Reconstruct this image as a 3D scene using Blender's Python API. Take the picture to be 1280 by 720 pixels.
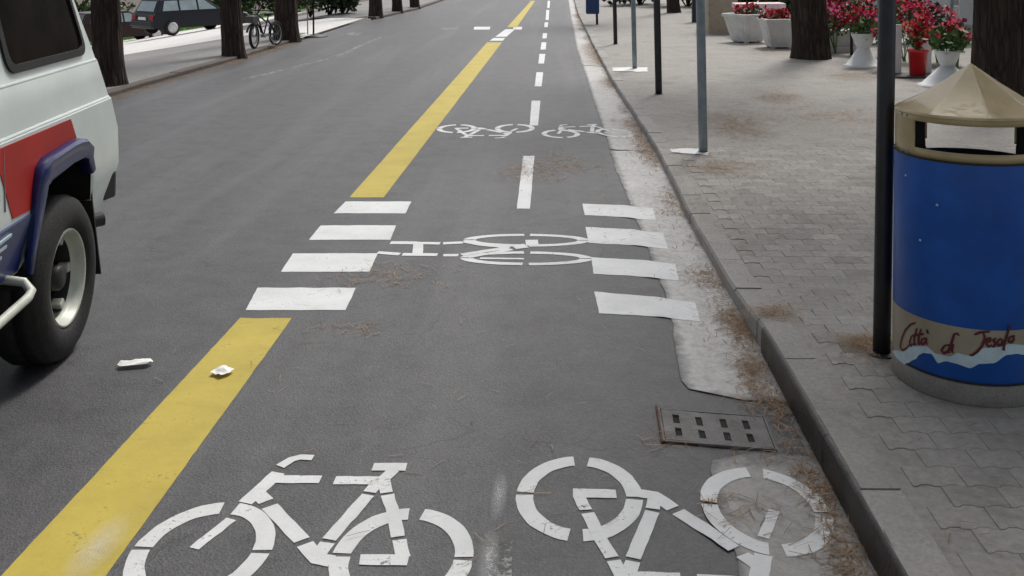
import bpy, bmesh, math, random
from mathutils import Vector, Matrix, noise
random.seed(7)
for o in list(bpy.data.objects): bpy.data.objects.remove(o)
scene = bpy.context.scene
C = scene.collection

# ------------------------------------------------------------------ camera
FPX, CX, CY, H = 1250., 640., 0., 1.75          # focal length and optical centre, measured on the 1280 x 720 photograph
pitch, yaw, rho = math.atan(55/1250), math.atan(65/1250), .010
r0 = Vector((math.cos(yaw), math.sin(yaw), 0))
CF = Vector((-math.sin(yaw), math.cos(yaw), 0))*math.cos(pitch) + Vector((0, 0, -math.sin(pitch)))
u0 = r0.cross(CF)
CR = math.cos(rho)*r0 - math.sin(rho)*u0
CU = math.cos(rho)*u0 + math.sin(rho)*r0
CO = Vector((0, 0, H))
cam = bpy.data.cameras.new('camera'); co = bpy.data.objects.new('camera', cam); C.objects.link(co)
m = Matrix((CR, CU, -CF)).transposed().to_4x4(); m.translation = CO
co.matrix_world = m
cam.sensor_fit = 'HORIZONTAL'; cam.sensor_width = 36; cam.lens = 36*FPX/1280
cam.shift_y = -(360-CY)/1280; cam.clip_end = 2000; cam.clip_start = .05
scene.camera = co

# ------------------------------------------------------------------ sky, sun, exposure
SUN_EL, SUN_AZ = math.radians(56), math.radians(22)     # azimuth counted from +Y towards +X
scene.render.filter_size = 1.9
w = bpy.data.worlds.new('World'); scene.world = w; w.use_nodes = True
nt = w.node_tree; bg = nt.nodes['Background']
sky = nt.nodes.new('ShaderNodeTexSky'); sky.sky_type = 'NISHITA'; sky.sun_disc = False
sky.sun_elevation = SUN_EL; sky.sun_rotation = SUN_AZ; sky.air_density = 1.0; sky.dust_density = 4.0; sky.ozone_density = .6
hs = nt.nodes.new('ShaderNodeHueSaturation'); hs.inputs['Saturation'].default_value = .35
nt.links.new(sky.outputs[0], hs.inputs['Color']); nt.links.new(hs.outputs[0], bg.inputs[0])
bg.inputs[1].default_value = .115
sl = bpy.data.lights.new('sun', 'SUN'); sl.energy = 1.5; sl.angle = math.radians(10); sl.color = (1, .96, .9)
so = bpy.data.objects.new('sun', sl); C.objects.link(so)
sd = Vector((math.sin(SUN_AZ)*math.cos(SUN_EL), math.cos(SUN_AZ)*math.cos(SUN_EL), math.sin(SUN_EL)))
so.rotation_euler = sd.to_track_quat('Z', 'Y').to_euler()
vs = scene.view_settings; vs.view_transform = 'Standard'; vs.look = 'None'; vs.gamma = 1; vs.use_curve_mapping = False
vs.exposure = .53

# ------------------------------------------------------------------ measuring helpers
def ray(px, py): return CF + CR*((px-CX)/FPX) - CU*((py-CY)/FPX)
def P(px, py, z=0.):
    d = ray(px, py); return CO + d*((z-H)/d.z)
def on_plane(px, py, p0, n):
    d = ray(px, py); return CO + d*((p0-CO).dot(n)/d.dot(n))
def interp(x, pts):
    if x <= pts[0][0]: return pts[0][1]
    for (a, b), (c, d) in zip(pts, pts[1:]):
        if x <= c: return b + (d-b)*(x-a)/(c-a)
    return pts[-1][1]
def interp_s(x, pts):
    if x <= pts[0][0]: return pts[0][1]
    for (a, b), (c, d) in zip(pts, pts[1:]):
        if x <= c: t = (x-a)/(c-a); return b + (d-b)*(t*.4+.6*t*t*(3-2*t))
    return pts[-1][1]
def sstep(a, b, x):
    t = max(0, min(1, (x-a)/(b-a))); return t*t*(3-2*t)
def kerb_x(y): return interp(y, [(2, .895), (4.4, .872), (6.3, .815), (8.8, .81), (13.5, .66), (19, .555), (29, .417), (70, .3)])
def gut_x(y): return interp(y, [(2, .475), (4, .48), (5.2, .51), (7.6, .433), (11.2, .365), (14.7, .31), (18.7, .237), (29, .184), (70, .1)])
def road_z(x, y):
    g, k = gut_x(y), kerb_x(y)
    return -.014*sstep(g-.12, g+.1, x) - .012*sstep(g+.05, k, x)
def pav_z(y): return .105 - .055*sstep(4.1, 5.3, y)
def nz(v, s=1.): return noise.noise(Vector(v)*s)

# ------------------------------------------------------------------ mesh builder
class MB:
    def __init__(s): s.v, s.f = [], []
    def add(s, vs_, fs):
        o = len(s.v); s.v += [tuple(p) for p in vs_]; s.f += [tuple(o+i for i in q) for q in fs]; return s
    def box(s, a, b, M=None):
        x0, y0, z0 = a; x1, y1, z1 = b
        p = [Vector(q) for q in ((x0,y0,z0),(x1,y0,z0),(x1,y1,z0),(x0,y1,z0),(x0,y0,z1),(x1,y0,z1),(x1,y1,z1),(x0,y1,z1))]
        if M: p = [M @ q for q in p]
        return s.add(p, [(0,3,2,1),(4,5,6,7),(0,1,5,4),(1,2,6,5),(2,3,7,6),(3,0,4,7)])
    def tube(s, pts, rad, n=10, cap=True):
        pts = [Vector(p) for p in pts]; rads = rad if isinstance(rad, (list, tuple)) else [rad]*len(pts)
        rings = []
        for i, p in enumerate(pts):
            d = (pts[min(i+1, len(pts)-1)] - pts[max(i-1, 0)]).normalized()
            a = d.orthogonal().normalized() if i == 0 else (pa - d*pa.dot(d)).normalized()
            pa = a; b = d.cross(a)
            rings.append([p + (a*math.cos(t*2*math.pi/n) + b*math.sin(t*2*math.pi/n))*rads[i] for t in range(n)])
        vs_ = [q for r in rings for q in r]
        fs = [(i*n+j, i*n+(j+1) % n, (i+1)*n+(j+1) % n, (i+1)*n+j) for i in range(len(rings)-1) for j in range(n)]
        if cap: fs += [tuple(range(n-1, -1, -1)), tuple((len(rings)-1)*n+j for j in range(n))]
        return s.add(vs_, fs)
    def lathe(s, prof, n=48, c=(0, 0, 0), M=None, closed=False):
        c = Vector(c); vs_ = []
        for r, z in prof:
            for j in range(n):
                t = j*2*math.pi/n; q = Vector((r*math.cos(t), r*math.sin(t), z))
                vs_.append((M @ q) if M else c + q)
        k = len(prof)
        fs = [(i*n+j, i*n+(j+1) % n, ((i+1) % k)*n+(j+1) % n, ((i+1) % k)*n+j) for i in range(k if closed else k-1) for j in range(n)]
        return s.add(vs_, fs)
    def prism(s, poly, fn0, fn1):           # poly of 2-D points, two maps to 3-D: closed slab
        n = len(poly); vs_ = [fn0(*p) for p in poly] + [fn1(*p) for p in poly]
        return s.add(vs_, [tuple(range(n-1, -1, -1)), tuple(range(n, 2*n))] + [(i, (i+1) % n, n+(i+1) % n, n+i) for i in range(n)])
    def grid(s, fn, nu, nv):
        vs_ = [fn(i/nu, j/nv) for j in range(nv+1) for i in range(nu+1)]
        return s.add(vs_, [(j*(nu+1)+i, j*(nu+1)+i+1, (j+1)*(nu+1)+i+1, (j+1)*(nu+1)+i) for j in range(nv) for i in range(nu)])
    def mesh(s, name, mat, smooth=False, fix=True):
        me = bpy.data.meshes.new(name); me.from_pydata(s.v, [], s.f)
        if fix:
            bm = bmesh.new(); bm.from_mesh(me); bmesh.ops.recalc_face_normals(bm, faces=bm.faces); bm.to_mesh(me); bm.free()
        me.materials.append(mat)
        if smooth: me.polygons.foreach_set('use_smooth', [True]*len(me.polygons))
        me.update(); return me
    def build(s, name, mat, parent=None, smooth=False, bevel=0, fix=True):
        o = bpy.data.objects.new(name, s.mesh(name, mat, smooth, fix)); C.objects.link(o)
        if parent: o.parent = parent
        if bevel:
            b = o.modifiers.new('bevel', 'BEVEL'); b.width = bevel; b.segments = 2; b.limit_method = 'ANGLE'; b.angle_limit = math.radians(35)
            b.harden_normals = False
        return o
def smooth_by_angle(o, deg=40):
    me = o.data; me.polygons.foreach_set('use_smooth', [True]*len(me.polygons))
    bm = bmesh.new(); bm.from_mesh(me)
    for e in bm.edges:
        if len(e.link_faces) == 2 and e.calc_face_angle(0) > math.radians(deg): e.smooth = False
    bm.to_mesh(me); bm.free()
    return o
def tag(o, label, cat, group=None):
    o['label'] = label; o['category'] = cat
    if group: o['group'] = group
    return o
def struct(o): o['kind'] = 'structure'; return o
def stuff(o): o['kind'] = 'stuff'; return o
def thing(name, label, cat, group=None):
    o = bpy.data.objects.new(name, None); o.empty_display_size = .1; C.objects.link(o); return tag(o, label, cat, group)
def set_base(root, loc):                    # put the Empty at the thing's base; the parts keep their place in the world
    root.location = loc; bpy.context.view_layer.update()
    for ch in root.children: ch.matrix_parent_inverse = Matrix.Translation(loc).inverted()

# ------------------------------------------------------------------ materials
def base_mat(name):
    m = bpy.data.materials.new(name); m.use_nodes = True
    return m, m.node_tree, m.node_tree.nodes['Principled BSDF']
def N(nt, t, **kw):
    n = nt.nodes.new('ShaderNode'+t)
    for k, v in kw.items(): setattr(n, k, v)
    return n
def ramp(nt, a, b, ca, cb, src):
    r = N(nt, 'ValToRGB'); r.color_ramp.elements[0].position = a; r.color_ramp.elements[1].position = b
    r.color_ramp.elements[0].color = (*ca, 1); r.color_ramp.elements[1].color = (*cb, 1)
    nt.links.new(src, r.inputs[0]); return r
def mixc(nt, fac, a, b, mode='MIX'):
    n = N(nt, 'Mix', data_type='RGBA', blend_type=mode); n.clamp_factor = True
    for sock, v in ((n.inputs[0], fac), (n.inputs[6], a), (n.inputs[7], b)):
        if isinstance(v, (int, float)): sock.default_value = v
        elif isinstance(v, tuple): sock.default_value = (*v, 1)
        else: nt.links.new(v, sock)
    return n.outputs[2]
def coords(nt, world=True, scale=(1, 1, 1), rot=0):
    mp = N(nt, 'Mapping'); mp.inputs['Scale'].default_value = scale; mp.inputs['Rotation'].default_value = (0, 0, rot)
    src = N(nt, 'NewGeometry').outputs['Position'] if world else N(nt, 'TexCoord').outputs['Object']
    nt.links.new(src, mp.inputs[0]); return mp.outputs[0]
def noise_tex(nt, vec, scale, detail=4, rough=.6, dist=0):
    n = N(nt, 'TexNoise'); n.inputs['Scale'].default_value = scale; n.inputs['Detail'].default_value = detail
    n.inputs['Roughness'].default_value = rough; n.inputs['Distortion'].default_value = dist
    nt.links.new(vec, n.inputs['Vector']); return n.outputs['Fac']
def vor(nt, vec, scale, feat='F1'):
    n = N(nt, 'TexVoronoi', feature=feat); n.inputs['Scale'].default_value = scale; nt.links.new(vec, n.inputs['Vector']); return n.outputs['Distance']
def bump(nt, bsdf, h, strength, dist):
    b = N(nt, 'Bump'); b.inputs['Strength'].default_value = strength; b.inputs['Distance'].default_value = dist
    nt.links.new(h, b.inputs['Height']); nt.links.new(b.outputs[0], bsdf.inputs['Normal'])
def simple(name, c, rough=.5, metal=0, var=.15, scale=8, bmp=.0, bscale=60, spec=.5, world=True, c2=None, coat=0):
    m, nt, b = base_mat(name)
    v = coords(nt, world)
    n = noise_tex(nt, v, scale, 5)
    c2 = c2 or tuple(x*(1-var*2) for x in c)
    cc = tuple(min(1, x*(1+var)) for x in c)
    r = ramp(nt, .3, .7, c2, cc, n); nt.links.new(r.outputs[0], b.inputs['Base Color'])
    b.inputs['Roughness'].default_value = rough; b.inputs['Metallic'].default_value = metal; b.inputs['Specular IOR Level'].default_value = spec
    b.inputs['Coat Weight'].default_value = coat
    if bmp: bump(nt, b, noise_tex(nt, v, bscale, 4), bmp, .01)
    return m
def asphalt(name, lo, hi, pale=0.):
    m, nt, b = base_mat(name); v = coords(nt)
    big = noise_tex(nt, coords(nt, True, (1, .45, 1)), .75, 6, .66); mid = noise_tex(nt, v, 5, 6, .7)
    c = ramp(nt, .32, .68, lo, hi, big).outputs[0]
    c = mixc(nt, .55, c, ramp(nt, .3, .72, tuple(x*.62 for x in lo), tuple(x*1.3 for x in hi), mid).outputs[0])
    wt = noise_tex(nt, coords(nt, True, (1.6, .10, 1)), 1.0, 4, .6)           # long worn wheel tracks
    c = mixc(nt, ramp(nt, .50, .66, (0,)*3, (.55,)*3, wt).outputs[0], c, tuple(x*1.45 for x in hi))
    oil = noise_tex(nt, v, 1.7, 6, .7, 1.0)
    c = mixc(nt, ramp(nt, .60, .70, (0,)*3, (.5,)*3, oil).outputs[0], c, tuple(x*.6 for x in lo))
    st = N(nt, 'TexVoronoi'); st.inputs['Scale'].default_value = 130; nt.links.new(v, st.inputs['Vector'])
    sep = N(nt, 'SeparateColor'); nt.links.new(st.outputs['Color'], sep.inputs[0])
    c = mixc(nt, .16, c, ramp(nt, .25, .95, tuple(x*.4 for x in lo), tuple(x*2.2 for x in hi), sep.outputs[0]).outputs[0])
    # stretched scuffs across the lane and thin wandering cracks
    sc = noise_tex(nt, coords(nt, True, (2.2, 11, 1), .12), 1.7, 6, .7, .6)
    c = mixc(nt, ramp(nt, .60, .72, (0,)*3, (.5,)*3, sc).outputs[0], c, tuple(x*.45 for x in lo))
    wv = N(nt, 'VectorMath', operation='ADD')
    nn = N(nt, 'TexNoise'); nn.inputs['Scale'].default_value = 2.5; nn.inputs['Detail'].default_value = 5; nt.links.new(v, nn.inputs['Vector'])
    sm = N(nt, 'VectorMath', operation='SCALE'); sm.inputs['Scale'].default_value = .5; nt.links.new(nn.outputs['Color'], sm.inputs[0])
    nt.links.new(v, wv.inputs[0]); nt.links.new(sm.outputs[0], wv.inputs[1])
    cr = vor(nt, wv.outputs[0], .8, 'DISTANCE_TO_EDGE')
    brk = noise_tex(nt, v, 1.1, 3)
    cm = N(nt, 'Math', operation='MULTIPLY'); nt.links.new(ramp(nt, .0, .006, (1,)*3, (0,)*3, cr).outputs[0], cm.inputs[0])
    nt.links.new(ramp(nt, .5, .62, (0,)*3, (.75,)*3, brk).outputs[0], cm.inputs[1])
    c = mixc(nt, cm.outputs[0], c, (.012, .011, .01))
    nt.links.new(c, b.inputs['Base Color'])
    b.inputs['Roughness'].default_value = .60; b.inputs['Specular IOR Level'].default_value = .48
    h = N(nt, 'Math', operation='ADD'); nt.links.new(st.outputs['Distance'], h.inputs[0]); nt.links.new(mid, h.inputs[1])
    bump(nt, b, h.outputs[0], .35, .004)
    return m
def paint(name, c, wear=.5, soft=False, under=(.06, .06, .06)):
    m, nt, b = base_mat(name); v = coords(nt)
    dirt = noise_tex(nt, v, 3.5, 6, .7)
    col = ramp(nt, .25, .7, tuple(x*.72 for x in c), c, dirt).outputs[0]
    fine = noise_tex(nt, v, 70, 4, .75); patch = noise_tex(nt, v, 7, 5, .7)
    a = N(nt, 'Math', operation='ADD'); nt.links.new(fine, a.inputs[0]); nt.links.new(patch, a.inputs[1])
    t = 1.30 - .22*wear
    msk = ramp(nt, min(.98, t/2-.02)*1.0, min(.99, t/2+.05), (0,)*3, (.9,)*3, None) if False else None
    mr = N(nt, 'MapRange'); mr.inputs['From Min'].default_value = t-.06; mr.inputs['From Max'].default_value = t+.12
    nt.links.new(a.outputs[0], mr.inputs['Value'])
    col = mixc(nt, mr.outputs[0], col, under)
    sc = noise_tex(nt, coords(nt, True, (2.2, 13, 1), .15), 1.9, 6, .75, .5)
    col = mixc(nt, ramp(nt, .6, .73, (0,)*3, (.55,)*3, sc).outputs[0], col, tuple(x*.42 for x in c))
    nt.links.new(col, b.inputs['Base Color']); b.inputs['Roughness'].default_value = .7
    bump(nt, b, fine, .4, .003)
    return m
def spray(name, c, strength=.8):
    m, nt, b = base_mat(name)
    g = N(nt, 'TexGradient', gradient_type='SPHERICAL'); nt.links.new(N(nt, 'TexCoord').outputs['Object'], g.inputs[0])
    n = noise_tex(nt, coords(nt), 60, 5, .8)
    k = N(nt, 'Math', operation='MULTIPLY'); nt.links.new(g.outputs[1], k.inputs[0]); nt.links.new(ramp(nt, .2, .7, (.3,)*3, (1.5,)*3, n).outputs[0], k.inputs[1])
    k2 = N(nt, 'Math', operation='MULTIPLY', use_clamp=True); k2.inputs[1].default_value = strength*1.3; nt.links.new(k.outputs[0], k2.inputs[0])
    nt.links.new(k2.outputs[0], b.inputs['Alpha']); b.inputs['Base Color'].default_value = (*c, 1); b.inputs['Roughness'].default_value = .7
    return m
def stone(name, lo, hi, scale=3., rnd=.25, stain=(.12, .1, .085), bmp=.5, bs=55):
    m, nt, b = base_mat(name); v = coords(nt)
    c = ramp(nt, .3, .7, lo, hi, noise_tex(nt, v, scale, 6, .68)).outputs[0]
    c = mixc(nt, .5, c, ramp(nt, .3, .7, tuple(x*.7 for x in lo), tuple(x*1.18 for x in hi), noise_tex(nt, v, scale*14, 5, .75)).outputs[0])
    sp = ramp(nt, .54, .72, (0,)*3, (.6,)*3, noise_tex(nt, v, scale*.9, 7, .75, .8)).outputs[0]
    c = mixc(nt, sp, c, stain)
    if rnd:
        oi = N(nt, 'ObjectInfo').outputs['Random']; ri = N(nt, 'NewGeometry').outputs['Random Per Island']
        a = N(nt, 'Math', operation='ADD'); nt.links.new(oi, a.inputs[0]); nt.links.new(ri, a.inputs[1])
        fr = N(nt, 'Math', operation='FRACT'); nt.links.new(a.outputs[0], fr.inputs[0])
        c = mixc(nt, 1., c, ramp(nt, 0, 1, (1-rnd,)*3, (1,)*3, fr.outputs[0]).outputs[0], 'MULTIPLY')
    nt.links.new(c, b.inputs['Base Color']); b.inputs['Roughness'].default_value = .85
    bump(nt, b, noise_tex(nt, v, bs, 6, .75), bmp, .006)
    return m
def gutter_mat(name, lo, hi, stain):
    m = stone(name, lo, hi, 2.2, .06, stain); nt = m.node_tree; b = nt.nodes['Principled BSDF']
    src = b.inputs['Base Color'].links[0].from_socket
    at = N(nt, 'Attribute'); at.attribute_name = 'edge'; v = coords(nt)
    n = noise_tex(nt, v, 9, 6, .75); mm = N(nt, 'Math', operation='MULTIPLY_ADD'); mm.inputs[1].default_value = -1.1; mm.inputs[2].default_value = 1.05
    nt.links.new(n, mm.inputs[0]); ad = N(nt, 'Math', operation='SUBTRACT'); nt.links.new(mm.outputs[0], ad.inputs[0]); nt.links.new(at.outputs['Fac'], ad.inputs[1])
    f = ramp(nt, .05, .6, (0,)*3, (.9,)*3, ad.outputs[0])
    nt.links.new(mixc(nt, f.outputs[0], src, (.10, .10, .10)), b.inputs['Base Color']); return m
def bark_mat():
    m, nt, b = base_mat('pine_bark'); v0 = coords(nt, True, (1, 1, .14)); nn = N(nt, 'TexNoise'); nn.inputs['Scale'].default_value = 7; nn.inputs['Detail'].default_value = 4; nt.links.new(v0, nn.inputs['Vector'])
    sm = N(nt, 'VectorMath', operation='SCALE'); sm.inputs['Scale'].default_value = .12; nt.links.new(nn.outputs['Color'], sm.inputs[0]); va = N(nt, 'VectorMath', operation='ADD'); nt.links.new(v0, va.inputs[0]); nt.links.new(sm.outputs[0], va.inputs[1]); v = va.outputs[0]
    d = vor(nt, v, 15, 'DISTANCE_TO_EDGE'); n = noise_tex(nt, v, 24, 7, .78, 1.2)
    c = ramp(nt, .0, .25, (.013, .010, .009), (.085, .064, .054), d).outputs[0]
    c = mixc(nt, .5, c, ramp(nt, .3, .75, (.018, .014, .012), (.11, .085, .072), n).outputs[0])
    nt.links.new(c, b.inputs['Base Color']); b.inputs['Roughness'].default_value = .95; b.inputs['Specular IOR Level'].default_value = .15
    a = N(nt, 'Math', operation='ADD'); nt.links.new(ramp(nt, 0, .3, (0,)*3, (1,)*3, d).outputs[0], a.inputs[0]); nt.links.new(n, a.inputs[1])
    bump(nt, b, a.outputs[0], .9, .03); return m
def leaf_mat(name, c, c2, trans=.25, rough=.55):
    m, nt, b = base_mat(name)
    r = N(nt, 'NewGeometry').outputs['Random Per Island']
    nt.links.new(ramp(nt, 0, 1, c, c2, r).outputs[0], b.inputs['Base Color']); b.inputs['Roughness'].default_value = rough
    b.inputs['Specular IOR Level'].default_value = .3
    return m
M = dict(
    asphalt=asphalt('asphalt', (.040, .040, .043), (.076, .076, .080)),
    street=asphalt('old_asphalt', (.13, .13, .132), (.19, .19, .19)),
    white=paint('white_road_paint', (.68, .695, .70), .45), yellow=paint('yellow_road_paint', (.50, .395, .060), .35),
    faint=paint('worn_white_paint', (.33, .34, .34), 1.7),
    gutter=gutter_mat('gutter_concrete', (.40, .395, .385), (.54, .535, .525), (.25, .235, .22)),
    guttero=gutter_mat('old_gutter_concrete', (.27, .265, .255), (.38, .373, .36), (.17, .155, .14)),
    kerb=stone('kerb_concrete', (.26, .25, .235), (.38, .365, .34), 4, .2, (.13, .115, .10)),
    paver=stone('paver_concrete', (.245, .233, .214), (.365, .348, .322), 2.2, .22, (.125, .104, .083)),
    dkerb=stone('dark_kerb', (.075, .06, .05), (.14, .115, .10), 4, .2, (.05, .04, .035)), faceshade=simple('kerb_face_shade', (.045, .042, .042), .42, .55, .3, 9, .3, 60, c2=(.022, .018, .016)),
    mortar=simple('joint_sand', (.22, .205, .185), .95, scale=30, bmp=.5),
    soil=simple('soil', (.10, .085, .07), .95, scale=3, bmp=.6),
    plaza=stone('plaza_concrete', (.16, .155, .15), (.25, .243, .235), 1.2, 0, (.17, .15, .13)),
    pale=stone('forecourt_concrete', (.52, .51, .49), (.66, .65, .63), 1.0, 0, (.4, .38, .36)),
    needles=leaf_mat('dry_pine_needles', (.13, .078, .045), (.38, .26, .155), rough=.8),
    bark=bark_mat(), pine=leaf_mat('pine_foliage', (.025, .055, .02), (.07, .11, .04)),
    leaf=leaf_mat('green_leaf', (.03, .075, .02), (.10, .20, .05)), dleaf=leaf_mat('dark_leaf', (.02, .035, .018), (.06, .09, .03)),
    grass=leaf_mat('grass', (.10, .2, .04), (.2, .33, .08)),
    red=leaf_mat('red_petal', (.35, .008, .03), (.62, .03, .07)), magenta=leaf_mat('magenta_petal', (.30, .012, .09), (.55, .03, .16)),
    orange=leaf_mat('orange_petal', (.5, .06, .03), (.62, .2, .1)),
    pink=simple('pale_pink_cloth', (.80, .62, .64), .8),
    iron=simple('cast_iron', (.17, .168, .165), .8, .1, .2, 9, .5, 90, c2=(.11, .105, .10)),
    rust=simple('rusty_iron', (.13, .06, .035), .9, .2, .3, 25, .6),
    black=simple('pit_shade_black', (.006, .006, .006), .9, var=.1),
    blackpaint=simple('black_post_paint', (.016, .016, .019), .45, 0, .2, 14, .1, 80),
    greypost=simple('galvanised_post', (.24, .28, .30), .5, .35, .12, 10, .1, 60),
    blue=simple('blue_bin_enamel', (.008, .090, .40), .40, 0, .14, 5, .08, 40, spec=.4),
    cream=simple('cream_bin_enamel', (.47, .365, .19), .38, 0, .10, 6, .06, 40, coat=.3),
    beige=simple('beige_band', (.34, .30, .215), .42, 0, .1, 7),
    wave=simple('pale_wave_print', (.52, .66, .72), .42, 0, .1, 14),
    script=simple('dark_red_lettering', (.11, .010, .018), .45, 0, .2, 20),
    bincon=stone('bin_base_concrete', (.17, .16, .145), (.27, .255, .235), 9, 0, (.1, .09, .08)),
    liner=simple('bin_liner', (.015, .015, .015), .7),
    vanwhite=simple('van_white_paint', (.575, .635, .615), .36, 0, .06, 2.2, coat=.2),
    vanred=simple('van_red_stripe', (.38, .018, .012), .5, 0, .10, 3, spec=.3),
    vanblue=simple('van_blue_paint', (.007, .020, .12), .36, 0, .15, 4, coat=.3),
    vanseam=simple('van_seam', (.2, .21, .2), .6),
    rubber=simple('black_rubber', (.011, .011, .011), .75, 0, .3, 20, .3, 70), 
    plastic=simple('black_plastic', (.014, .014, .015), .5, 0, .2, 12),
    rim=simple('cream_steel_rim', (.50, .52, .46), .45, .1, .12, 9), hub=simple('dark_hub_rim_shade', (.03, .03, .03), .5, .4),
    vanglass=simple('dark_van_glass', (.010, .0075, .0065), .16, 0, .5, 2.5, spec=.05),
    dkblue=simple('dark_blue_car_paint', (.006, .008, .014), .35, 0, .1, 2, spec=.3), dkred=simple('dark_red_car_paint', (.022, .005, .006), .35, 0, .1, 2, spec=.3),
    carglass=simple('car_glass', (.30, .36, .36), .08, .6, .1, 3), carglassd=simple('dark_car_glass', (.03, .035, .035), .06, 0, .1, 3),
    silver=simple('silver_hubcap', (.55, .55, .56), .35, .5), plate=simple('number_plate', (.7, .7, .68), .5),
    lampred=simple('tail_lamp', (.3, .02, .02), .2), 
    planter=simple('white_planter', (.66, .66, .65), .55, 0, .08, 6, .15, 40), pedestal=simple('white_pedestal', (.72, .73, .73), .5, 0, .06, 6),
    redpot=simple('red_pot', (.46, .012, .015), .35, 0, .08, 6, coat=.3), tan=stone('tan_wall', (.33, .28, .21), (.44, .38, .30), 4, 0),
    panel=simple('white_panel', (.72, .74, .76), .5, 0, .05, 5), paper=simple('white_paper', (.82, .82, .80), .7, 0, .06, 30),
    sign=simple('dark_sign_plate', (.016, .016, .025), .5), signtext=simple('pale_sign_print', (.55, .56, .58), .6),
    bluebox=simple('blue_post_bin', (.012, .05, .16), .4), facade=simple('facade_plaster', (.50, .45, .37), .9, 0, .08, 2, .2),
    shopglass=simple('shop_glass', (.05, .06, .06), .06, 0, .1, 2), fender=simple('bicycle_paint', (.012, .012, .035), .4), chrome=simple('bicycle_metal', (.4, .4, .4), .35, .8),
    cushion=simple('bicycle_basket', (.10, .095, .085), .5),
)

M['vanglass'].node_tree.nodes['Principled BSDF'].inputs['IOR'].default_value = 1.15
# ------------------------------------------------------------------ ground, road, gutter
struct(MB().add([(-400, -60, -4.5), (400, -60, -4.5), (400, 600, -4.5), (-400, 600, -4.5)], [(0, 1, 2, 3)]).build('ground', M['soil']))
ys = [-3+i*.25 for i in range(60)] + [12+i for i in range(0, 60, 2)]
def strip(fx, us, fz):
    b = MB(); n = len(us)
    b.v = [(fx(u, y), y, fz(fx(u, y), y)) for y in ys for u in us]
    b.f = [(j*n+i, j*n+i+1, (j+1)*n+i+1, (j+1)*n+i) for j in range(len(ys)-1) for i in range(n-1)]
    return b
LK = [(-3, -5.85), (12.8, -5.80), (17, -5.66), (21.3, -5.66), (27.4, -5.7), (28, -5.3), (33, -4.86), (70, -4.5)]
def lk_x(y): return interp(y, LK)
def fx(u, y):
    if u <= 1: return lk_x(y)-.02 + (gut_x(y)-.14-lk_x(y)+.02)*u
    return gut_x(y)-.14 + (kerb_x(y)+.10-gut_x(y)+.14)*(u-1)
road = struct(strip(fx, [0, .1, .2, .3, .4, .5, .6, .7, .8, .9] + [1+i/26 for i in range(27)], road_z).build('road', M['asphalt'], smooth=True))
# gutter: cast concrete slabs beside the kerb, with worn uneven ends
gut = struct(MB().grid(lambda a, b: (kerb_x(2+b*58)-.03+a*.06, 2+b*58, road_z(kerb_x(2+b*58), 2+b*58)+.0025), 1, 60).build('gutter', M['gutter']))
for i, (a, b, rnd_) in enumerate([(-1, 3.50, .16), (3.93, 9.0, .22), (9.012, 15.9, .0), (15.97, 25.4, 0), (25.5, 34, 0), (34.1, 60, 0)]):
    def gf(u, v, a=a, b=b, rnd_=rnd_):
        y = a+(b-a)*v
        e = min(y-a, b-y); cut = 0
        if rnd_ and e < .12: cut = rnd_*(1-math.sqrt(max(0, 1-(1-e/.12)**2)))
        x0 = gut_x(y) + .022*nz((y*1.3, 3.1, 0)) + .018*nz((y*5, 9.1, 0)) + .006*nz((y*23, 2.1, 0)) + cut; x1 = kerb_x(y)+.05
        x = x0+(x1-x0)*u
        return (x, y, road_z(x, y)+.0045)
    o = MB().grid(gf, 12, max(24, int((b-a)*14))).build('gutter_slab', M['guttero' if i == 0 else 'gutter'], gut, smooth=True)
    ca = o.data.color_attributes.new('edge', 'FLOAT_COLOR', 'POINT')
    for q, v_ in zip(ca.data, o.data.vertices):
        d_ = min((v_.co.x-gut_x(v_.co.y))/.10, (v_.co.y-a)/.16 if i == 1 else 9, (b-v_.co.y)/.22 if i == 0 else 9); d_ = max(0, min(1, d_)); q.color = (d_, d_, d_, 1)

# ------------------------------------------------------------------ kerbs with single stones
def kerb_row(name, path, y0, y1, L, width, zfun, zlow, side, mat):
    b = MB()
    n = int((y1-y0)/.5)
    for j in range(n+1):
        y = y0+(y1-y0)*j/n; x = path(y)
        b.v += [(x+side*.006, y, zlow), (x+side*.006, y, zfun(y)-.012), (x+side*width, y, zfun(y)-.012)]
    b.f = [(3*j+k, 3*j+k+1, 3*j+k+4, 3*j+k+3) for j in range(n) for k in (0, 1)]
    root = struct(b.build(name, M['mortar']))
    rs = random.Random(len(name))
    y = y0
    while y < y1-.05:
        l = min(L, y1-y); a, c = y+.004, y+l-.004
        k = MB(); dx = rs.uniform(-.004, .004); dz = rs.uniform(-.003, .003); ch = .015
        seg = 4
        prof = lambda yy: [(path(yy)+dx, zlow), (path(yy)+dx+side*.002, zfun(yy)+dz-ch), (path(yy)+dx+side*ch*.8, zfun(yy)+dz), (path(yy)+side*width, zfun(yy)+dz), (path(yy)+side*width, zlow)]
        for s_ in range(seg+1):
            yy = a+(c-a)*s_/seg
            k.v += [(p[0]+.003*nz((p[0]*9, yy*7, p[1]*9)), yy, p[1]+(.003*nz((yy*8, p[0]*11, 4)) if i_ else 0)) for i_, p in enumerate(prof(yy))]
        k.f = [(5*s_+q, 5*s_+(q+1) % 5, 5*(s_+1)+(q+1) % 5, 5*(s_+1)+q) for s_ in range(seg) for q in range(5)] + [(0, 1, 2, 3, 4), tuple(5*seg+q for q in (4, 3, 2, 1, 0))]
        k.build('kerb_stone', mat, root)
        y += l
    return root
kb = kerb_row('kerb', kerb_x, 1.55, 40, .5, .135, pav_z, -.12, 1, M['kerb'])
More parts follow.
